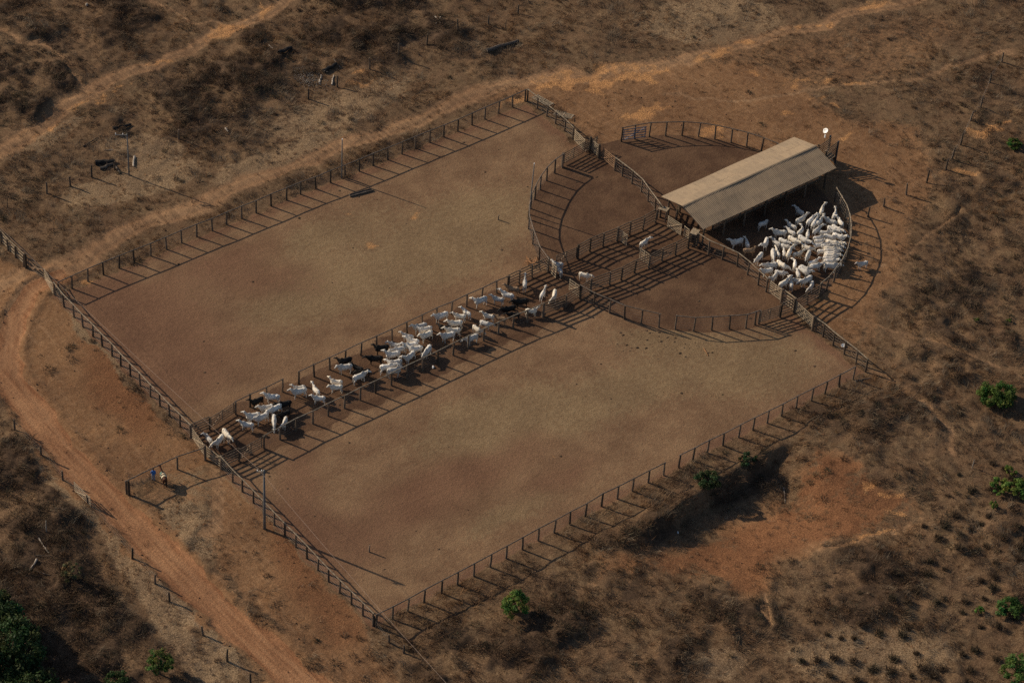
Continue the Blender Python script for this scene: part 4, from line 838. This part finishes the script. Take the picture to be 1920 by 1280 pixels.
GR = (.055, .12, .022); DG = (.03, .07, .018); YG = (.10, .13, .03); LG = (.09, .17, .03)
shrub('largest round bright green shrub on the right edge of the pasture', (1868, 752), 2.0, 2.1, GR, 70, leaf=.13, per=90)
shrub('low green shrub at the far right edge, level with the shed', (1902, 276), 1.0, .9, GR, 26)
shrub('wide clump of bright green saplings below the round shrub, left bush', (1872, 922), 1.1, 1.6, LG, 26, leaf=.13)
shrub('wide clump of bright green saplings below the round shrub, right bush', (1905, 928), 1.3, 1.8, LG, 34, leaf=.13)
shrub('small light green sapling just above the sapling clump', (1892, 890), .7, 1.0, LG, 14)
shrub('small green sapling under the sapling clump', (1863, 955), .5, 1.0, LG, 12)
shrub('dark green round bush near the lower right corner', (1888, 1148), 1.45, 1.5, (.04, .11, .022), 40)
shrub('tiny light green sapling beside the dark green bush', (1834, 1148), .5, .9, LG, 12)
shrub('bushy green tree cut by the lower right corner', (1908, 1278), 1.8, 3.2, (.05, .13, .025), 50, 'tree', 'tree')
shrub('light green narrow sapling standing alone in the dark scrub below the lower pen', (962, 1152), 1.35, 2.9, (.085, .16, .03), 46, 'sapling', 'sapling', leaf=.13)
shrub('dark green bush on the pit bank beside the lower fence', (1328, 905), 1.45, 1.5, (.028, .058, .018), 34)
shrub('small green bush higher on the pit bank', (1402, 866), .95, 1.2, (.03, .058, .02), 18)
shrub('yellow-green young tree at the bottom edge left of the road', (300, 1265), 1.3, 3.4, (.06, .12, .025), 44, 'sapling', 'sapling')
shrub('small dark green bush on the bottom edge left of the young tree', (222, 1285), 1.2, 1.3, DG, 26)
shrub('pale olive shrub in the dark scrub above the big trees', (136, 1092), 1.0, 2.2, (.10, .115, .045), 26, leaf=.09)
shrub('tiny green sprout right of the pit', (1830, 604), .35, .4, LG, 7)
shrub('tiny green sprout beside the shrub row at the right', (1890, 604), .3, .4, LG, 6)
for lab, px, r, h in (('big dark green tree filling the lower left corner', (20, 1262), 3.4, 6.2), ('dark green tree above the corner tree at the left edge', (-15, 1190), 2.8, 5.0), ('green tree reaching in from the bottom left edge', (50, 1330), 3.0, 5.0), ('dark tree beyond the lower left edge', (-70, 1290), 3.6, 6.5)):
    shrub(lab, px, r, h, (.028, .064, .018), 110, 'tree', 'tree', .35, .17, 80, group='dark trees in the lower left corner')

# ------------------------------------------------------------------ animals
def remesh(mb, vox, name, it=3):
    o = link('tmp', mb.mesh('tmp')); md = o.modifiers.new('r', 'REMESH'); md.mode = 'VOXEL'; md.voxel_size = vox
    s = o.modifiers.new('s', 'SMOOTH'); s.iterations = it; s.factor = .5
    dg = bpy.context.evaluated_depsgraph_get(); me = bpy.data.meshes.new_from_object(o.evaluated_get(dg)); me.name = name
    bpy.data.objects.remove(o); me.polygons.foreach_set('use_smooth', [True] * len(me.polygons)); return me
def cow_mesh(name, yaw=0, pose='up', step=0):
    b = MB(); T = lambda pts: b.tube([(x, 0, z) for x, z, w, h in pts], [(w, h) for x, z, w, h in pts], 14, upv=Vector((0, 0, 1)))
    T([(-.86, 1.13, .08, .13), (-.80, 1.12, .17, .22), (-.68, 1.09, .235, .29), (-.45, 1.05, .265, .335), (-.15, 1.0, .30, .37), (.18, .98, .30, .39), (.45, 1.0, .255, .40), (.62, 1.05, .19, .36), (.74, 1.10, .12, .26)])
    b.ball((.44, 0, 1.42), (.22, .10, .14), 10, 6)                                      # hump
    for s in (1, -1): b.ball((-.52, s * .17, 1.30), (.1, .07, .07), 8, 5); b.ball((-.80, s * .1, 1.25), (.06, .05, .06), 8, 5)   # hips
    cy_, sy_ = math.cos(yaw), math.sin(yaw)
    def N(r, z): return Vector((.62 + r * cy_ * .9 + (.1 * r), r * sy_, z))
    if pose == 'up': hb = N(.46, 1.60); mz = hb + Vector((.46 * cy_, .46 * sy_, -.17)); k1 = N(.24, 1.38)
    elif pose == 'level': hb = N(.58, 1.36); mz = hb + Vector((.42 * cy_, .42 * sy_, -.26)); k1 = N(.33, 1.28)
    else: hb = N(.66, .88); mz = hb + Vector((.30 * cy_, .30 * sy_, -.42)); k1 = N(.38, 1.10)
    b.tube([(.55, 0, 1.15), k1, hb], [(.17, .27), (.115, .19), (.095, .12)], 12, upv=Vector((0, 0, 1)))
    b.tube([(.66, 0, .72), k1 + Vector((.03, 0, -.22)), hb + Vector((0, 0, -.09))], [(.025, .10), (.02, .09), (.03, .04)], 8, upv=Vector((0, 0, 1)))    # dewlap
    d = (mz - hb).normalized(); b.tube([hb - d * .1, hb + d * .03, hb + d * .2, mz - d * .08, mz], [.085, .115, .10, .075, .055], 10)
    sd_ = Vector((-sy_, cy_, 0))
    for s in (1, -1):
        b.tube([hb + sd_ * s * .08, hb + sd_ * s * .2 + Vector((0, 0, -.05)), hb + sd_ * s * .32 + Vector((0, 0, -.13))], [(.03, .05), (.03, .06), (.02, .02)], 6)      # ears
        b.tube([hb + sd_ * s * .06 + Vector((0, 0, .08)), hb + sd_ * s * .13 + Vector((0, 0, .2)) - d * .05], [.03, .018], 6)                             # horn stubs
        a = .12 * (1 if (s > 0) == bool(step) else -.6)
        b.tube([(.5, s * .15, .95), (.5, s * .155, .72), (.5 + a * .7, s * .15, .42), (.49 + a * .8, s * .15, .1), (.5 + a, s * .15, .0)], [(.11, .15), (.075, .09), .052, .043, .062], 9)
        a = -a
        b.tube([(-.62, s * .15, 1.0), (-.60, s * .17, .72), (-.74 + a * .7, s * .16, .48), (-.67 + a * .9, s * .155, .1), (-.65 + a, s * .155, .0)], [(.12, .2), (.09, .13), .052, .043, .062], 9)
    b.tube([(-.84, 0, 1.27), (-.93, 0, 1.05), (-.93, .02, .75), (-.92, .03, .45)], [.035, .026, .024, .05], 7)
    me = remesh(b, .032, name, 3)
    # coat markings: dark muzzle, hooves and tail switch
    co = np.zeros(len(me.vertices) * 3); me.vertices.foreach_get('co', co); co = co.reshape(-1, 3)
    dk = np.exp(-(np.linalg.norm(co - np.array(mz), axis=1) / .09) ** 2) + (co[:, 2] < .07) + np.exp(-(np.linalg.norm(co - np.array((-.92, .03, .5)), axis=1) / .13) ** 2) * .7
    gy = .5 * np.exp(-(((co[:, 0] - .55) / .3) ** 2 + ((co[:, 2] - 1.45) / .25) ** 2))
    at = me.color_attributes.new('Mark', 'FLOAT_COLOR', 'POINT'); at.data.foreach_set('color', np.column_stack([np.clip(dk, 0, 1), gy, gy * 0, gy * 0 + 1]).astype(np.float32).ravel()); return me
def coat(name, col, col2, mark=(.06, .05, .045), sc=3.0, grey=(.45, .44, .43), lo=.45, hi=.6):
    m = mat(name, col, .75, .1, sc, col2=col2, objvar=.16); n = m.node_tree; b = n.nodes['Principled BSDF']; src = b.inputs['Base Color'].links[0].from_socket
    for nd in n.nodes:
        if nd.type == 'MAP_RANGE' and nd.inputs[1].default_value == np.float32(.3): nd.inputs[1].default_value = lo; nd.inputs[2].default_value = hi
    a = n.nodes.new('ShaderNodeAttribute'); a.attribute_name = 'Mark'; s = n.nodes.new('ShaderNodeSeparateColor'); n.links.new(a.outputs['Color'], s.inputs[0])
    x0 = n.nodes.new('ShaderNodeMix'); x0.data_type = 'RGBA'; x0.inputs[7].default_value = (*grey, 1); n.links.new(s.outputs[1], x0.inputs[0]); n.links.new(src, x0.inputs[6])
    x = n.nodes.new('ShaderNodeMix'); x.data_type = 'RGBA'; x.inputs[7].default_value = (*mark, 1); n.links.new(s.outputs[0], x.inputs[0]); n.links.new(x0.outputs[2], x.inputs[6]); n.links.new(x.outputs[2], b.inputs['Base Color'])
    nz = n.nodes.new('ShaderNodeTexNoise'); nz.inputs['Scale'].default_value = 7; tc = n.nodes.new('ShaderNodeTexCoord'); n.links.new(tc.outputs['Object'], nz.inputs['Vector'])
    bp = n.nodes.new('ShaderNodeBump'); bp.inputs['Strength'].default_value = .25; bp.inputs['Distance'].default_value = .04; n.links.new(nz.outputs[0], bp.inputs['Height']); n.links.new(bp.outputs[0], b.inputs['Normal'])
    return m
CW = coat('white_hide', (.80, .765, .70), (.66, .61, .54)); CG = coat('grey_and_shaded_hide', (.56, .55, .53), (.42, .40, .38)); CB = coat('black_hide', (.02, .018, .018), (.012, .011, .011), grey=(.03, .028, .026))  # the grey coat also puts shade into the colour of some white cows
CT = coat('tan_hide', (.33, .22, .14), (.24, .16, .10), grey=(.25, .17, .11)); CR = coat('white_hide_brown_face', (.70, .66, .60), (.55, .5, .45), mark=(.42, .13, .05))
CM = {}
def cow_variant(yaw, pose, step):
    yv = {'up': (-75, -35, 0, 35, 75), 'level': (-60, 0, 60), 'down': (-45, 0, 45)}[pose]; y = min(yv, key=lambda q: abs(q - yaw)); k = (y, pose, step)
    if k not in CM: CM[k] = cow_mesh('cow', R(y), pose, step)
    return CM[k], y
ZR = {'3': (350, 680, 6.4), '4': (600, 580, 6.4), '5': (800, 480, 5.818), '8': (980, 380, 4.571), '1': (1380, 340, 6.4), '2': (1220, 230, 4.74)}
# region, tail end x y, shoulder x y, head x y, pose (u up, l level, d down), coat
COWS = '''3 290 930 235 850 185 825 u g|3 445 865 355 945 325 980 d w|3 432 795 515 890 550 905 l w|3 795 730 660 715 615 690 u w|3 870 610 725 640 690 605 u w|3 980 610 845 670 810 695 d w|3 1045 505 885 540 840 525 u w|3 1135 500 1000 570 955 580 l w
3 1035 630 1040 730 1040 770 d w|3 1190 640 1160 725 1135 765 d w|3 1115 395 965 395 905 365 u w|3 905 415 785 465 715 465 l b|3 1255 465 1100 495 1065 490 l b|3 1225 565 1120 600 1080 620 l b|3 1410 265 1295 280 1265 240 u w|3 1430 310 1285 345 1230 335 u w
3 1580 345 1520 265 1495 210 u w|3 1650 405 1535 395 1480 350 u w|3 1870 220 1745 200 1690 145 u w|3 1865 265 1735 270 1695 265 u w
4 385 660 225 690 175 690 u w|4 390 575 235 615 185 605 l b|4 590 715 470 735 430 740 l b|4 500 690 435 660 450 635 u b|4 390 825 535 765 585 745 u w|4 820 440 655 470 605 455 l b|4 760 570 590 580 525 560 l b|4 960 415 850 395 780 375 u g
4 1120 305 1010 280 960 240 u w|4 1275 175 1135 200 1085 180 u w|4 1335 210 1195 250 1145 245 l w|4 1345 260 1230 310 1190 305 u w|4 1180 370 1050 355 995 320 u w|4 1160 400 1015 430 970 405 u w|4 1215 445 1075 475 1030 450 l w|4 1025 450 870 485 825 480 l w
4 940 520 795 545 735 510 u w|4 1140 500 1045 580 990 565 l w|4 1335 430 1255 510 1205 530 l w|4 970 610 820 645 770 630 l w|4 725 700 885 670 930 660 l w|4 805 735 960 700 1010 700 d w|4 1545 50 1395 80 1345 60 u w|4 1745 65 1625 45 1570 10 u w
4 1790 30 1735 -10 1695 -50 u w|4 1705 155 1560 160 1495 140 u w|4 1560 190 1440 195 1400 170 l b|4 1690 235 1540 245 1480 215 u w|4 1610 290 1465 310 1415 285 u w|4 1845 190 1905 235 1930 255 d w|4 1890 300 1780 350 1720 365 d w
5 650 450 520 490 465 475 l w|5 830 460 725 435 660 405 u w|5 940 430 825 390 770 350 u w|5 1000 355 880 330 830 290 u t|5 1072 330 1080 245 1085 190 u w|5 1245 430 1285 360 1310 305 u w|5 1400 370 1385 445 1365 480 d w|5 1085 575 1195 570 1240 525 u w
5 725 640 625 620 570 595 u w|5 590 690 690 720 740 720 d w|5 865 675 765 640 740 620 l t|5 1110 475 970 495 925 500 l b|5 960 550 840 575 800 590 l b|5 1010 610 900 620 860 610 l b|5 1475 165 1448 100 1440 70 u g|5 1455 70 1400 65 1370 50 l g|5 1665 180 1760 195 1815 195 l w|8 1010 355 1060 310 1100 290 u w
2 815 1030 725 1060 690 1045 l w|1 150 765 122 695 95 645 u w|1 90 815 215 810 245 790 l t|1 380 680 350 760 315 775 l w|1 310 860 250 930 220 940 l w|1 280 500 385 470 400 490 d g|1 810 385 730 320 690 285 u g|1 720 480 820 425 865 385 u w
1 1010 380 1045 300 1075 260 u w|1 1160 430 1195 355 1180 300 u w|1 1280 510 1240 435 1230 400 u w|1 720 540 640 500 600 450 u w|1 855 500 925 425 970 385 u w|1 910 530 975 450 1000 440 l w|1 975 510 1040 440 1065 395 u w|1 1210 495 1095 440 1070 415 u w
1 745 610 815 550 800 505 u w|1 610 610 475 600 420 580 u w|1 855 650 865 585 868 555 d w|1 700 610 640 570 625 555 l w|1 925 600 1015 545 1050 515 u w|1 1000 590 1120 600 1150 610 l w|1 1105 530 1210 575 1240 590 l w|1 1160 520 1255 580 1290 590 l w
1 925 670 1035 655 1070 650 l w|1 1065 640 1190 670 1220 660 l w|1 1165 630 1290 670 1335 660 u w|1 530 670 620 715 650 730 l w|1 625 660 735 715 760 735 l w|1 750 650 860 715 900 735 l w|1 520 750 455 690 420 655 u w|1 550 740 645 770 680 790 l w
1 525 880 480 800 465 770 l w|1 445 810 455 905 455 940 d w|1 580 870 570 795 565 755 u w|1 625 890 668 805 695 765 u w|1 800 750 905 790 935 815 d w|1 705 860 795 830 825 795 u w|1 885 835 855 910 820 940 l w|1 885 965 975 925 1020 880 u w
1 705 1010 708 935 675 910 l w|1 950 700 1060 700 1090 705 l w|1 945 755 1060 740 1090 745 l w|1 1030 770 1160 765 1190 770 l w|1 1085 715 1225 745 1260 750 l w|1 1180 705 1290 730 1330 735 u w|1 1150 755 1245 770 1275 780 l w|1 990 815 1090 800 1120 805 l w
1 1070 795 1205 800 1240 805 l w|1 1065 830 1215 830 1250 840 l w|1 1060 862 1210 862 1240 870 d w|1 1060 890 1205 890 1240 890 l w|1 1050 918 1200 915 1235 920 d w|1 1045 950 1220 945 1265 935 u w|1 1075 1000 1215 1000 1255 1000 l w|1 895 1015 1010 985 1050 955 u w
1 775 1000 870 1040 900 1040 l w|1 750 1125 735 1050 745 1020 d w|1 755 1020 850 1090 890 1100 l w|1 505 995 355 1000 310 990 l w|1 430 1040 320 1060 280 1045 u w|1 505 950 590 1020 615 1060 d w|1 490 1070 590 1080 620 1100 d w|1 490 1090 440 1150 405 1160 l w
1 530 1240 620 1170 650 1115 u w|1 655 1245 655 1170 650 1135 u w|1 785 1165 690 1160 665 1130 u w|1 905 1145 800 1195 765 1215 d w|1 928 1190 905 1250 880 1275 d w|1 1600 950 1480 970 1430 940 u r'''
def cows():
    L = []
    for s in COWS.replace('\n', '|').split('|'):
        q = s.split(); ox, oy, sc = ZR[q[0]]; n = [float(v) for v in q[1:7]]; px = [(ox + n[i] / sc, oy + n[i + 1] / sc) for i in (0, 2, 4)]
        pose = {'u': 'up', 'l': 'level', 'd': 'down'}[q[7]]; t = U(*px[0], 1.15); s_ = U(*px[1], 1.2); hz = {'up': 1.6, 'level': 1.2, 'down': .6}[pose]; hd = U(*px[2], hz)
        d = s_ - t; ang = math.atan2(d[1], d[0]); dh = hd - s_; yaw = math.degrees((math.atan2(dh[1], dh[0]) - ang + math.pi) % (2 * math.pi) - math.pi) * .9
        ln = np.hypot(*d); c = (t + s_) / 2; L.append(dict(c=c, ang=ang, yaw=yaw if abs(yaw) < 130 else 0, pose=pose, coat=q[8], px=px, ln=ln, reg=q[0]))
    return L
def ordn(k):
    w = 'first second third fourth fifth sixth seventh eighth ninth tenth eleventh twelfth thirteenth fourteenth fifteenth sixteenth seventeenth eighteenth nineteenth twentieth'.split()
    t = ['twenty', 'thirty', 'forty', 'fifty', 'sixty', 'seventy', 'eighty']
    return w[k] if k < 20 else ({0: t[(k + 1) // 10 - 2][:-1] + 'ieth'}.get((k + 1) % 10) or t[(k + 1) // 10 - 2] + '-' + w[(k + 1) % 10 - 1])
CL = cows()
CN = {'w': 'white', 'g': 'greyish white', 'b': 'black', 't': 'tan', 'r': 'white'}
PN = {'up': 'head raised', 'level': 'head level', 'down': 'head lowered'}
lane = [c for c in CL if c['reg'] in '3458']; herd = [c for c in CL if c['reg'] in '12' and c['coat'] != 'r']
for col in 'wgbt':
    for k, c in enumerate(sorted([c for c in lane if c['coat'] == col], key=lambda c: c['c'][0])):
        c['label'] = f"{CN[col]} cow, {PN[c['pose']]}, {ordn(k)} {CN[col]} one along the lane from the road gates"
herd.sort(key=lambda c: c['px'][1][1]); rows = [herd[i:i + 10] for i in range(0, len(herd), 10)]
for r_, row in enumerate(rows):
    for k, c in enumerate(sorted(row, key=lambda c: c['px'][1][0])):
        c['label'] = f"{CN[c['coat']]} cow, {PN[c['pose']]}, {ordn(k)} from left in row {['one', 'two', 'three', 'four', 'five', 'six', 'seven', 'eight'][r_]} of the shed herd"
for c in CL:
    if c['coat'] == 'r': c['label'] = 'white calf with a brown face standing outside the curved fence'
CW2 = coat('dusty_white_hide', (.66, .63, .58), (.50, .47, .43)); CW3 = coat('cream_white_hide', (.80, .74, .64), (.62, .55, .45), sc=5)
MATS = {'w': CW, 'g': CG, 'b': CB, 't': CT, 'r': CR}
for i, c in enumerate(CL):
    me, y = cow_variant(c['yaw'], c['pose'], i % 2); sc = min(1.06, max(.86, c['ln'] / 1.38)) if c['coat'] != 'r' else .88
    o = link('cow', me, None, (c['c'][0] + .05 * math.cos(c['ang']), c['c'][1] + .05 * math.sin(c['ang']), -.01)); o.rotation_euler = (0, rj(.02), c['ang'] + rj(.12)); o.location.x += rj(.1); o.location.y += rj(.06); o.scale = (sc * .93, sc * random.uniform(.86, .97), sc * random.uniform(.93, 1.02))
    if not me.materials: me.materials.append(CW)
    o.material_slots[0].link = 'OBJECT'; o.material_slots[0].material = MATS[c['coat']] if c['coat'] != 'w' else random.choice([CW, CW, CW2, CW3, CW2])
    tag(o, c['label'], 'calf' if c['coat'] == 'r' else 'cow', 'cattle in the lane' if c['reg'] in '3458' else ('cattle packed in the pen by the shed' if c['coat'] != 'r' else None))

# horse
def horse():
    HB = mat('bay_hide', (.10, .038, .02), .6, .2, 3, objvar=0); BLK = mat('black_mane', (.015, .013, .012), .7, .2, 6); CLO = mat('green_saddle_cloth', (.10, .20, .17), .9, .2, 8); CRM = mat('cream_saddle_pad', (.6, .52, .38), .9, .15, 8); LEA = mat('brown_leather', (.10, .05, .03), .5, .2, 5)
    t = U(309, 898, 1.2); s_ = U(303.5, 884, 1.3); d = s_ - t; ang = math.atan2(d[1], d[0]); c = (t + s_) / 2
    root = empty('horse', (c[0], c[1], 0), 'saddled bay horse seen from behind, tied near the hitching rail', 'horse'); root.rotation_euler = (0, 0, ang)
    b = MB(); T = lambda pts, n=14: b.tube([(x, 0, z) for x, z, w, h in pts], [(w, h) for x, z, w, h in pts], n, upv=Vector((0, 0, 1)))
    T([(-.84, 1.12, .12, .18), (-.74, 1.15, .25, .29), (-.5, 1.16, .30, .33), (-.1, 1.1, .28, .33), (.3, 1.1, .27, .36), (.55, 1.13, .22, .36), (.7, 1.15, .14, .26)])
    b.tube([(.5, 0, 1.2), (.86, .02, 1.48), (1.08, .06, 1.72)], [(.16, .28), (.11, .2), (.085, .13)], 12, upv=Vector((0, 0, 1)))
    b.tube([(1.02, .05, 1.74), (1.2, .08, 1.66), (1.42, .12, 1.45), (1.5, .13, 1.38)], [.09, .12, .075, .06], 10)
    for s in (1, -1):
        b.tube([(1.04, .05 + s * .07, 1.80), (1.05, .05 + s * .09, 1.94)], [.035, .012], 6)
        b.tube([(.5, s * .15, 1.0), (.5, s * .15, .75), (.52, s * .14, .48), (.5, s * .14, .12), (.54, s * .14, 0)], [(.1, .15), .075, .055, .042, .062], 9)
        b.tube([(-.6, s * .16, 1.05), (-.56, s * .17, .78), (-.76, s * .15, .52), (-.68, s * .15, .12), (-.65, s * .15, 0)], [(.13, .22), (.1, .15), .058, .042, .062], 9)
    me = remesh(b, .028, 'body', 3); me.materials.append(HB); link('body', me, root)
    MB().tube([(-.82, 0, 1.28), (-.98, 0, 1.1), (-1.0, 0, .7), (-.96, 0, .35)], [.05, .08, .08, .03], 9).build('tail', BLK, root, True)
    MB().tube([(.45, 0, 1.5), (.75, 0, 1.63), (.98, .03, 1.84), (1.1, .05, 1.86)], [(.04, .05), (.05, .07), (.045, .06), (.03, .03)], 8, upv=Vector((0, 0, 1))).build('mane', BLK, root, True)
    def over(x0, x1, r, a, th, m, nm):
        v = []; f = []
        for lay, q in ((0, r), (1, r + th)):
            for i in range(5):
                x = x0 + (x1 - x0) * i / 4
                for k in range(13): t = math.pi * (.5 - a / 2 + a * k / 12); v.append((x, math.cos(t) * q * .92, 1.08 + math.sin(t) * (q + .075)))
        for i in range(4):
            for k in range(12):
                p = i * 13 + k; f.append((65 + p, 65 + p + 13, 65 + p + 14, 65 + p + 1)); f.append((p, p + 1, p + 14, p + 13))
        for k in range(12):
            for i in (0, 4): p = i * 13 + k; f.append((p, p + 1, 65 + p + 1, 65 + p))
        for i in range(4):
            for k in (0, 12): p = i * 13 + k; f.append((p, p + 13, 65 + p + 13, 65 + p))
        MB().add(v, f).build(nm, m, root, True)
    over(-.32, .42, .31, 1.15, .02, CLO, 'saddle_cloth'); over(-.4, -.2, .335, .8, .05, CRM, 'saddle_pad'); over(-.02, .1, .335, .9, .05, CRM, 'saddle_pad')
    sb = MB(); sb.tube([(-.2, 0, 1.50), (-.1, 0, 1.47), (.12, 0, 1.47), (.24, 0, 1.52), (.27, 0, 1.6)], [(.16, .05), (.17, .06), (.14, .06), (.1, .05), (.03, .03)], 10, upv=Vector((0, 0, 1))); sb.build('saddle', LEA, root, True)
    for s in (1, -1): MB().tube([(.08, s * .3, 1.2), (.08, s * .36, .78)], .015, 5).build('stirrup', LEA, root)
    MB().tube([(1.48, .13, 1.36), (1.5, .3, 1.3), (1.46, .6, 1.7)], .012, 5).build('rein', LEA, root)
horse()
# person
def person():
    SK = mat('skin', (.22, .11, .07), .6, .08, 4); SH = mat('blue_shirt', (.045, .17, .48), .85, .15, 6, spec=.1); JE = mat('faded_blue_jeans', (.22, .28, .38), .9, .15, 6); HA = mat('dark_hair', (.02, .014, .01), .8, .2, 20); BO = mat('brown_boots', (.06, .035, .02), .6, .2, 6)
    c = U(288, 900); root = empty('person', (c[0], c[1], 0), 'person in a bright blue shirt and faded jeans standing beside the horse', 'person')
    f = U(300, 885) - U(288, 900); root.rotation_euler = (0, 0, math.atan2(f[1], f[0]) + .5)      # local +X is forward
    b = MB(); H = 1.76
    b.tube([(0, 0, .92), (0, 0, 1.05), (.01, 0, 1.25), (0, 0, 1.42), (-.01, 0, 1.48)], [(.16, .10), (.145, .095), (.175, .11), (.18, .10), (.08, .06)], 12, upv=Vector((1, 0, 0)))
    b.tube([(-.01, 0, 1.45), (.0, 0, 1.58)], [.06, .055], 9); b.ball((.01, 0, 1.65), (.1, .078, .12), 12, 9); b.ball((.085, 0, 1.60), (.035, .045, .05), 8, 5)
    b.tube([(.1, 0, 1.665), (.128, 0, 1.63), (.105, 0, 1.618)], [.012, .018, .012], 6)
    hands = {}
    for s in (1, -1):
        b.ball((0, s * .08, 1.65), (.02, .012, .032), 6, 4)
        e = Vector((-.02, s * .25, 1.16)); w = Vector((.16 if s > 0 else .05, s * .24, .93 if s > 0 else .90)); b.tube([(0, s * .17, 1.43), (-.01, s * .215, 1.33), e, e.lerp(w, .3), w], [.06, .052, .042, .042, .028], 9)
        d = (w - e).normalized(); n_ = Vector((0, s, 0)); a_ = d.cross(n_).normalized(); b.tube([w, w + d * .05, w + d * .095], [(.03, .018), (.042, .018), (.038, .015)], 8, upv=n_)
        for k, ln in enumerate((.07, .08, .075, .06)):
            q = w + d * .09 + a_ * (.028 - .019 * k); b.tube([q, q + d * ln * .55 - n_ * .004, q + d * ln - n_ * .022], [.0095, .009, .007], 6)
        q = w + d * .03 + a_ * .035; b.tube([q, q + d * .03 + a_ * .025, q + d * .06 + a_ * .03], [.012, .011, .008], 6)
        st = .06 * s; b.tube([(0, s * .09, .95), (.01 + st * .4, s * .1, .72), (.01 + st, s * .1, .5), (st * .8 - .01, s * .105, .28), (st - .01, s * .11, .08)], [(.09, .10), .085, .062, .06, .042], 10)
        b.tube([(st - .06, s * .11, .04), (st + .06, s * .115, .045), (st + .17, s * .12, .03)], [(.038, .04), (.042, .04), (.03, .025)], 8)
    me = remesh(b, .010, 'body', 2); me.materials.append(SK); link('body', me, root)
    sh = MB(); sh.tube([(0, 0, .9), (0, 0, 1.05), (.01, 0, 1.25), (0, 0, 1.42), (-.01, 0, 1.49)], [(.185, .135), (.17, .125), (.2, .135), (.2, .125), (.09, .075)], 14, upv=Vector((1, 0, 0)))
    for s in (1, -1):
        e = Vector((-.02, s * .25, 1.16)); w = Vector((.16 if s > 0 else .05, s * .24, .93 if s > 0 else .90)); sh.tube([(0, s * .16, 1.43), (-.01, s * .215, 1.33), e, e.lerp(w, .9)], [.078, .07, .06, .048], 10)
    me = remesh(sh, .016, 'shirt', 3); me.materials.append(SH); link('shirt', me, root)
    je = MB(); je.tube([(0, 0, .98), (0, 0, .86)], [(.165, .115), (.175, .125)], 14, upv=Vector((1, 0, 0)))
    for s in (1, -1): st = .06 * s; je.tube([(0, s * .085, .95), (.01 + st * .4, s * .1, .72), (.01 + st, s * .1, .5), (st * .8 - .01, s * .105, .28), (st - .01, s * .11, .1)], [(.10, .12), .1, .08, .076, .07], 12)
    me = remesh(je, .016, 'jeans', 3); me.materials.append(JE); link('jeans', me, root)
    for s in (1, -1): st = .06 * s; MB().tube([(st - .075, s * .11, .045), (st, s * .11, .06), (st + .07, s * .115, .055), (st + .19, s * .12, .03)], [(.045, .045), (.05, .06), (.05, .05), (.034, .03)], 9).build('boot', BO, root, True)
    hb = MB(); hb.ball((-.012, 0, 1.675), (.112, .09, .115), 14, 9); hb.v = [(x, y, max(z, 1.60)) if x < .04 else (min(x, .07), y, max(z, 1.71)) for x, y, z in hb.v]; hb.build('hair', HA, root, True)
person()
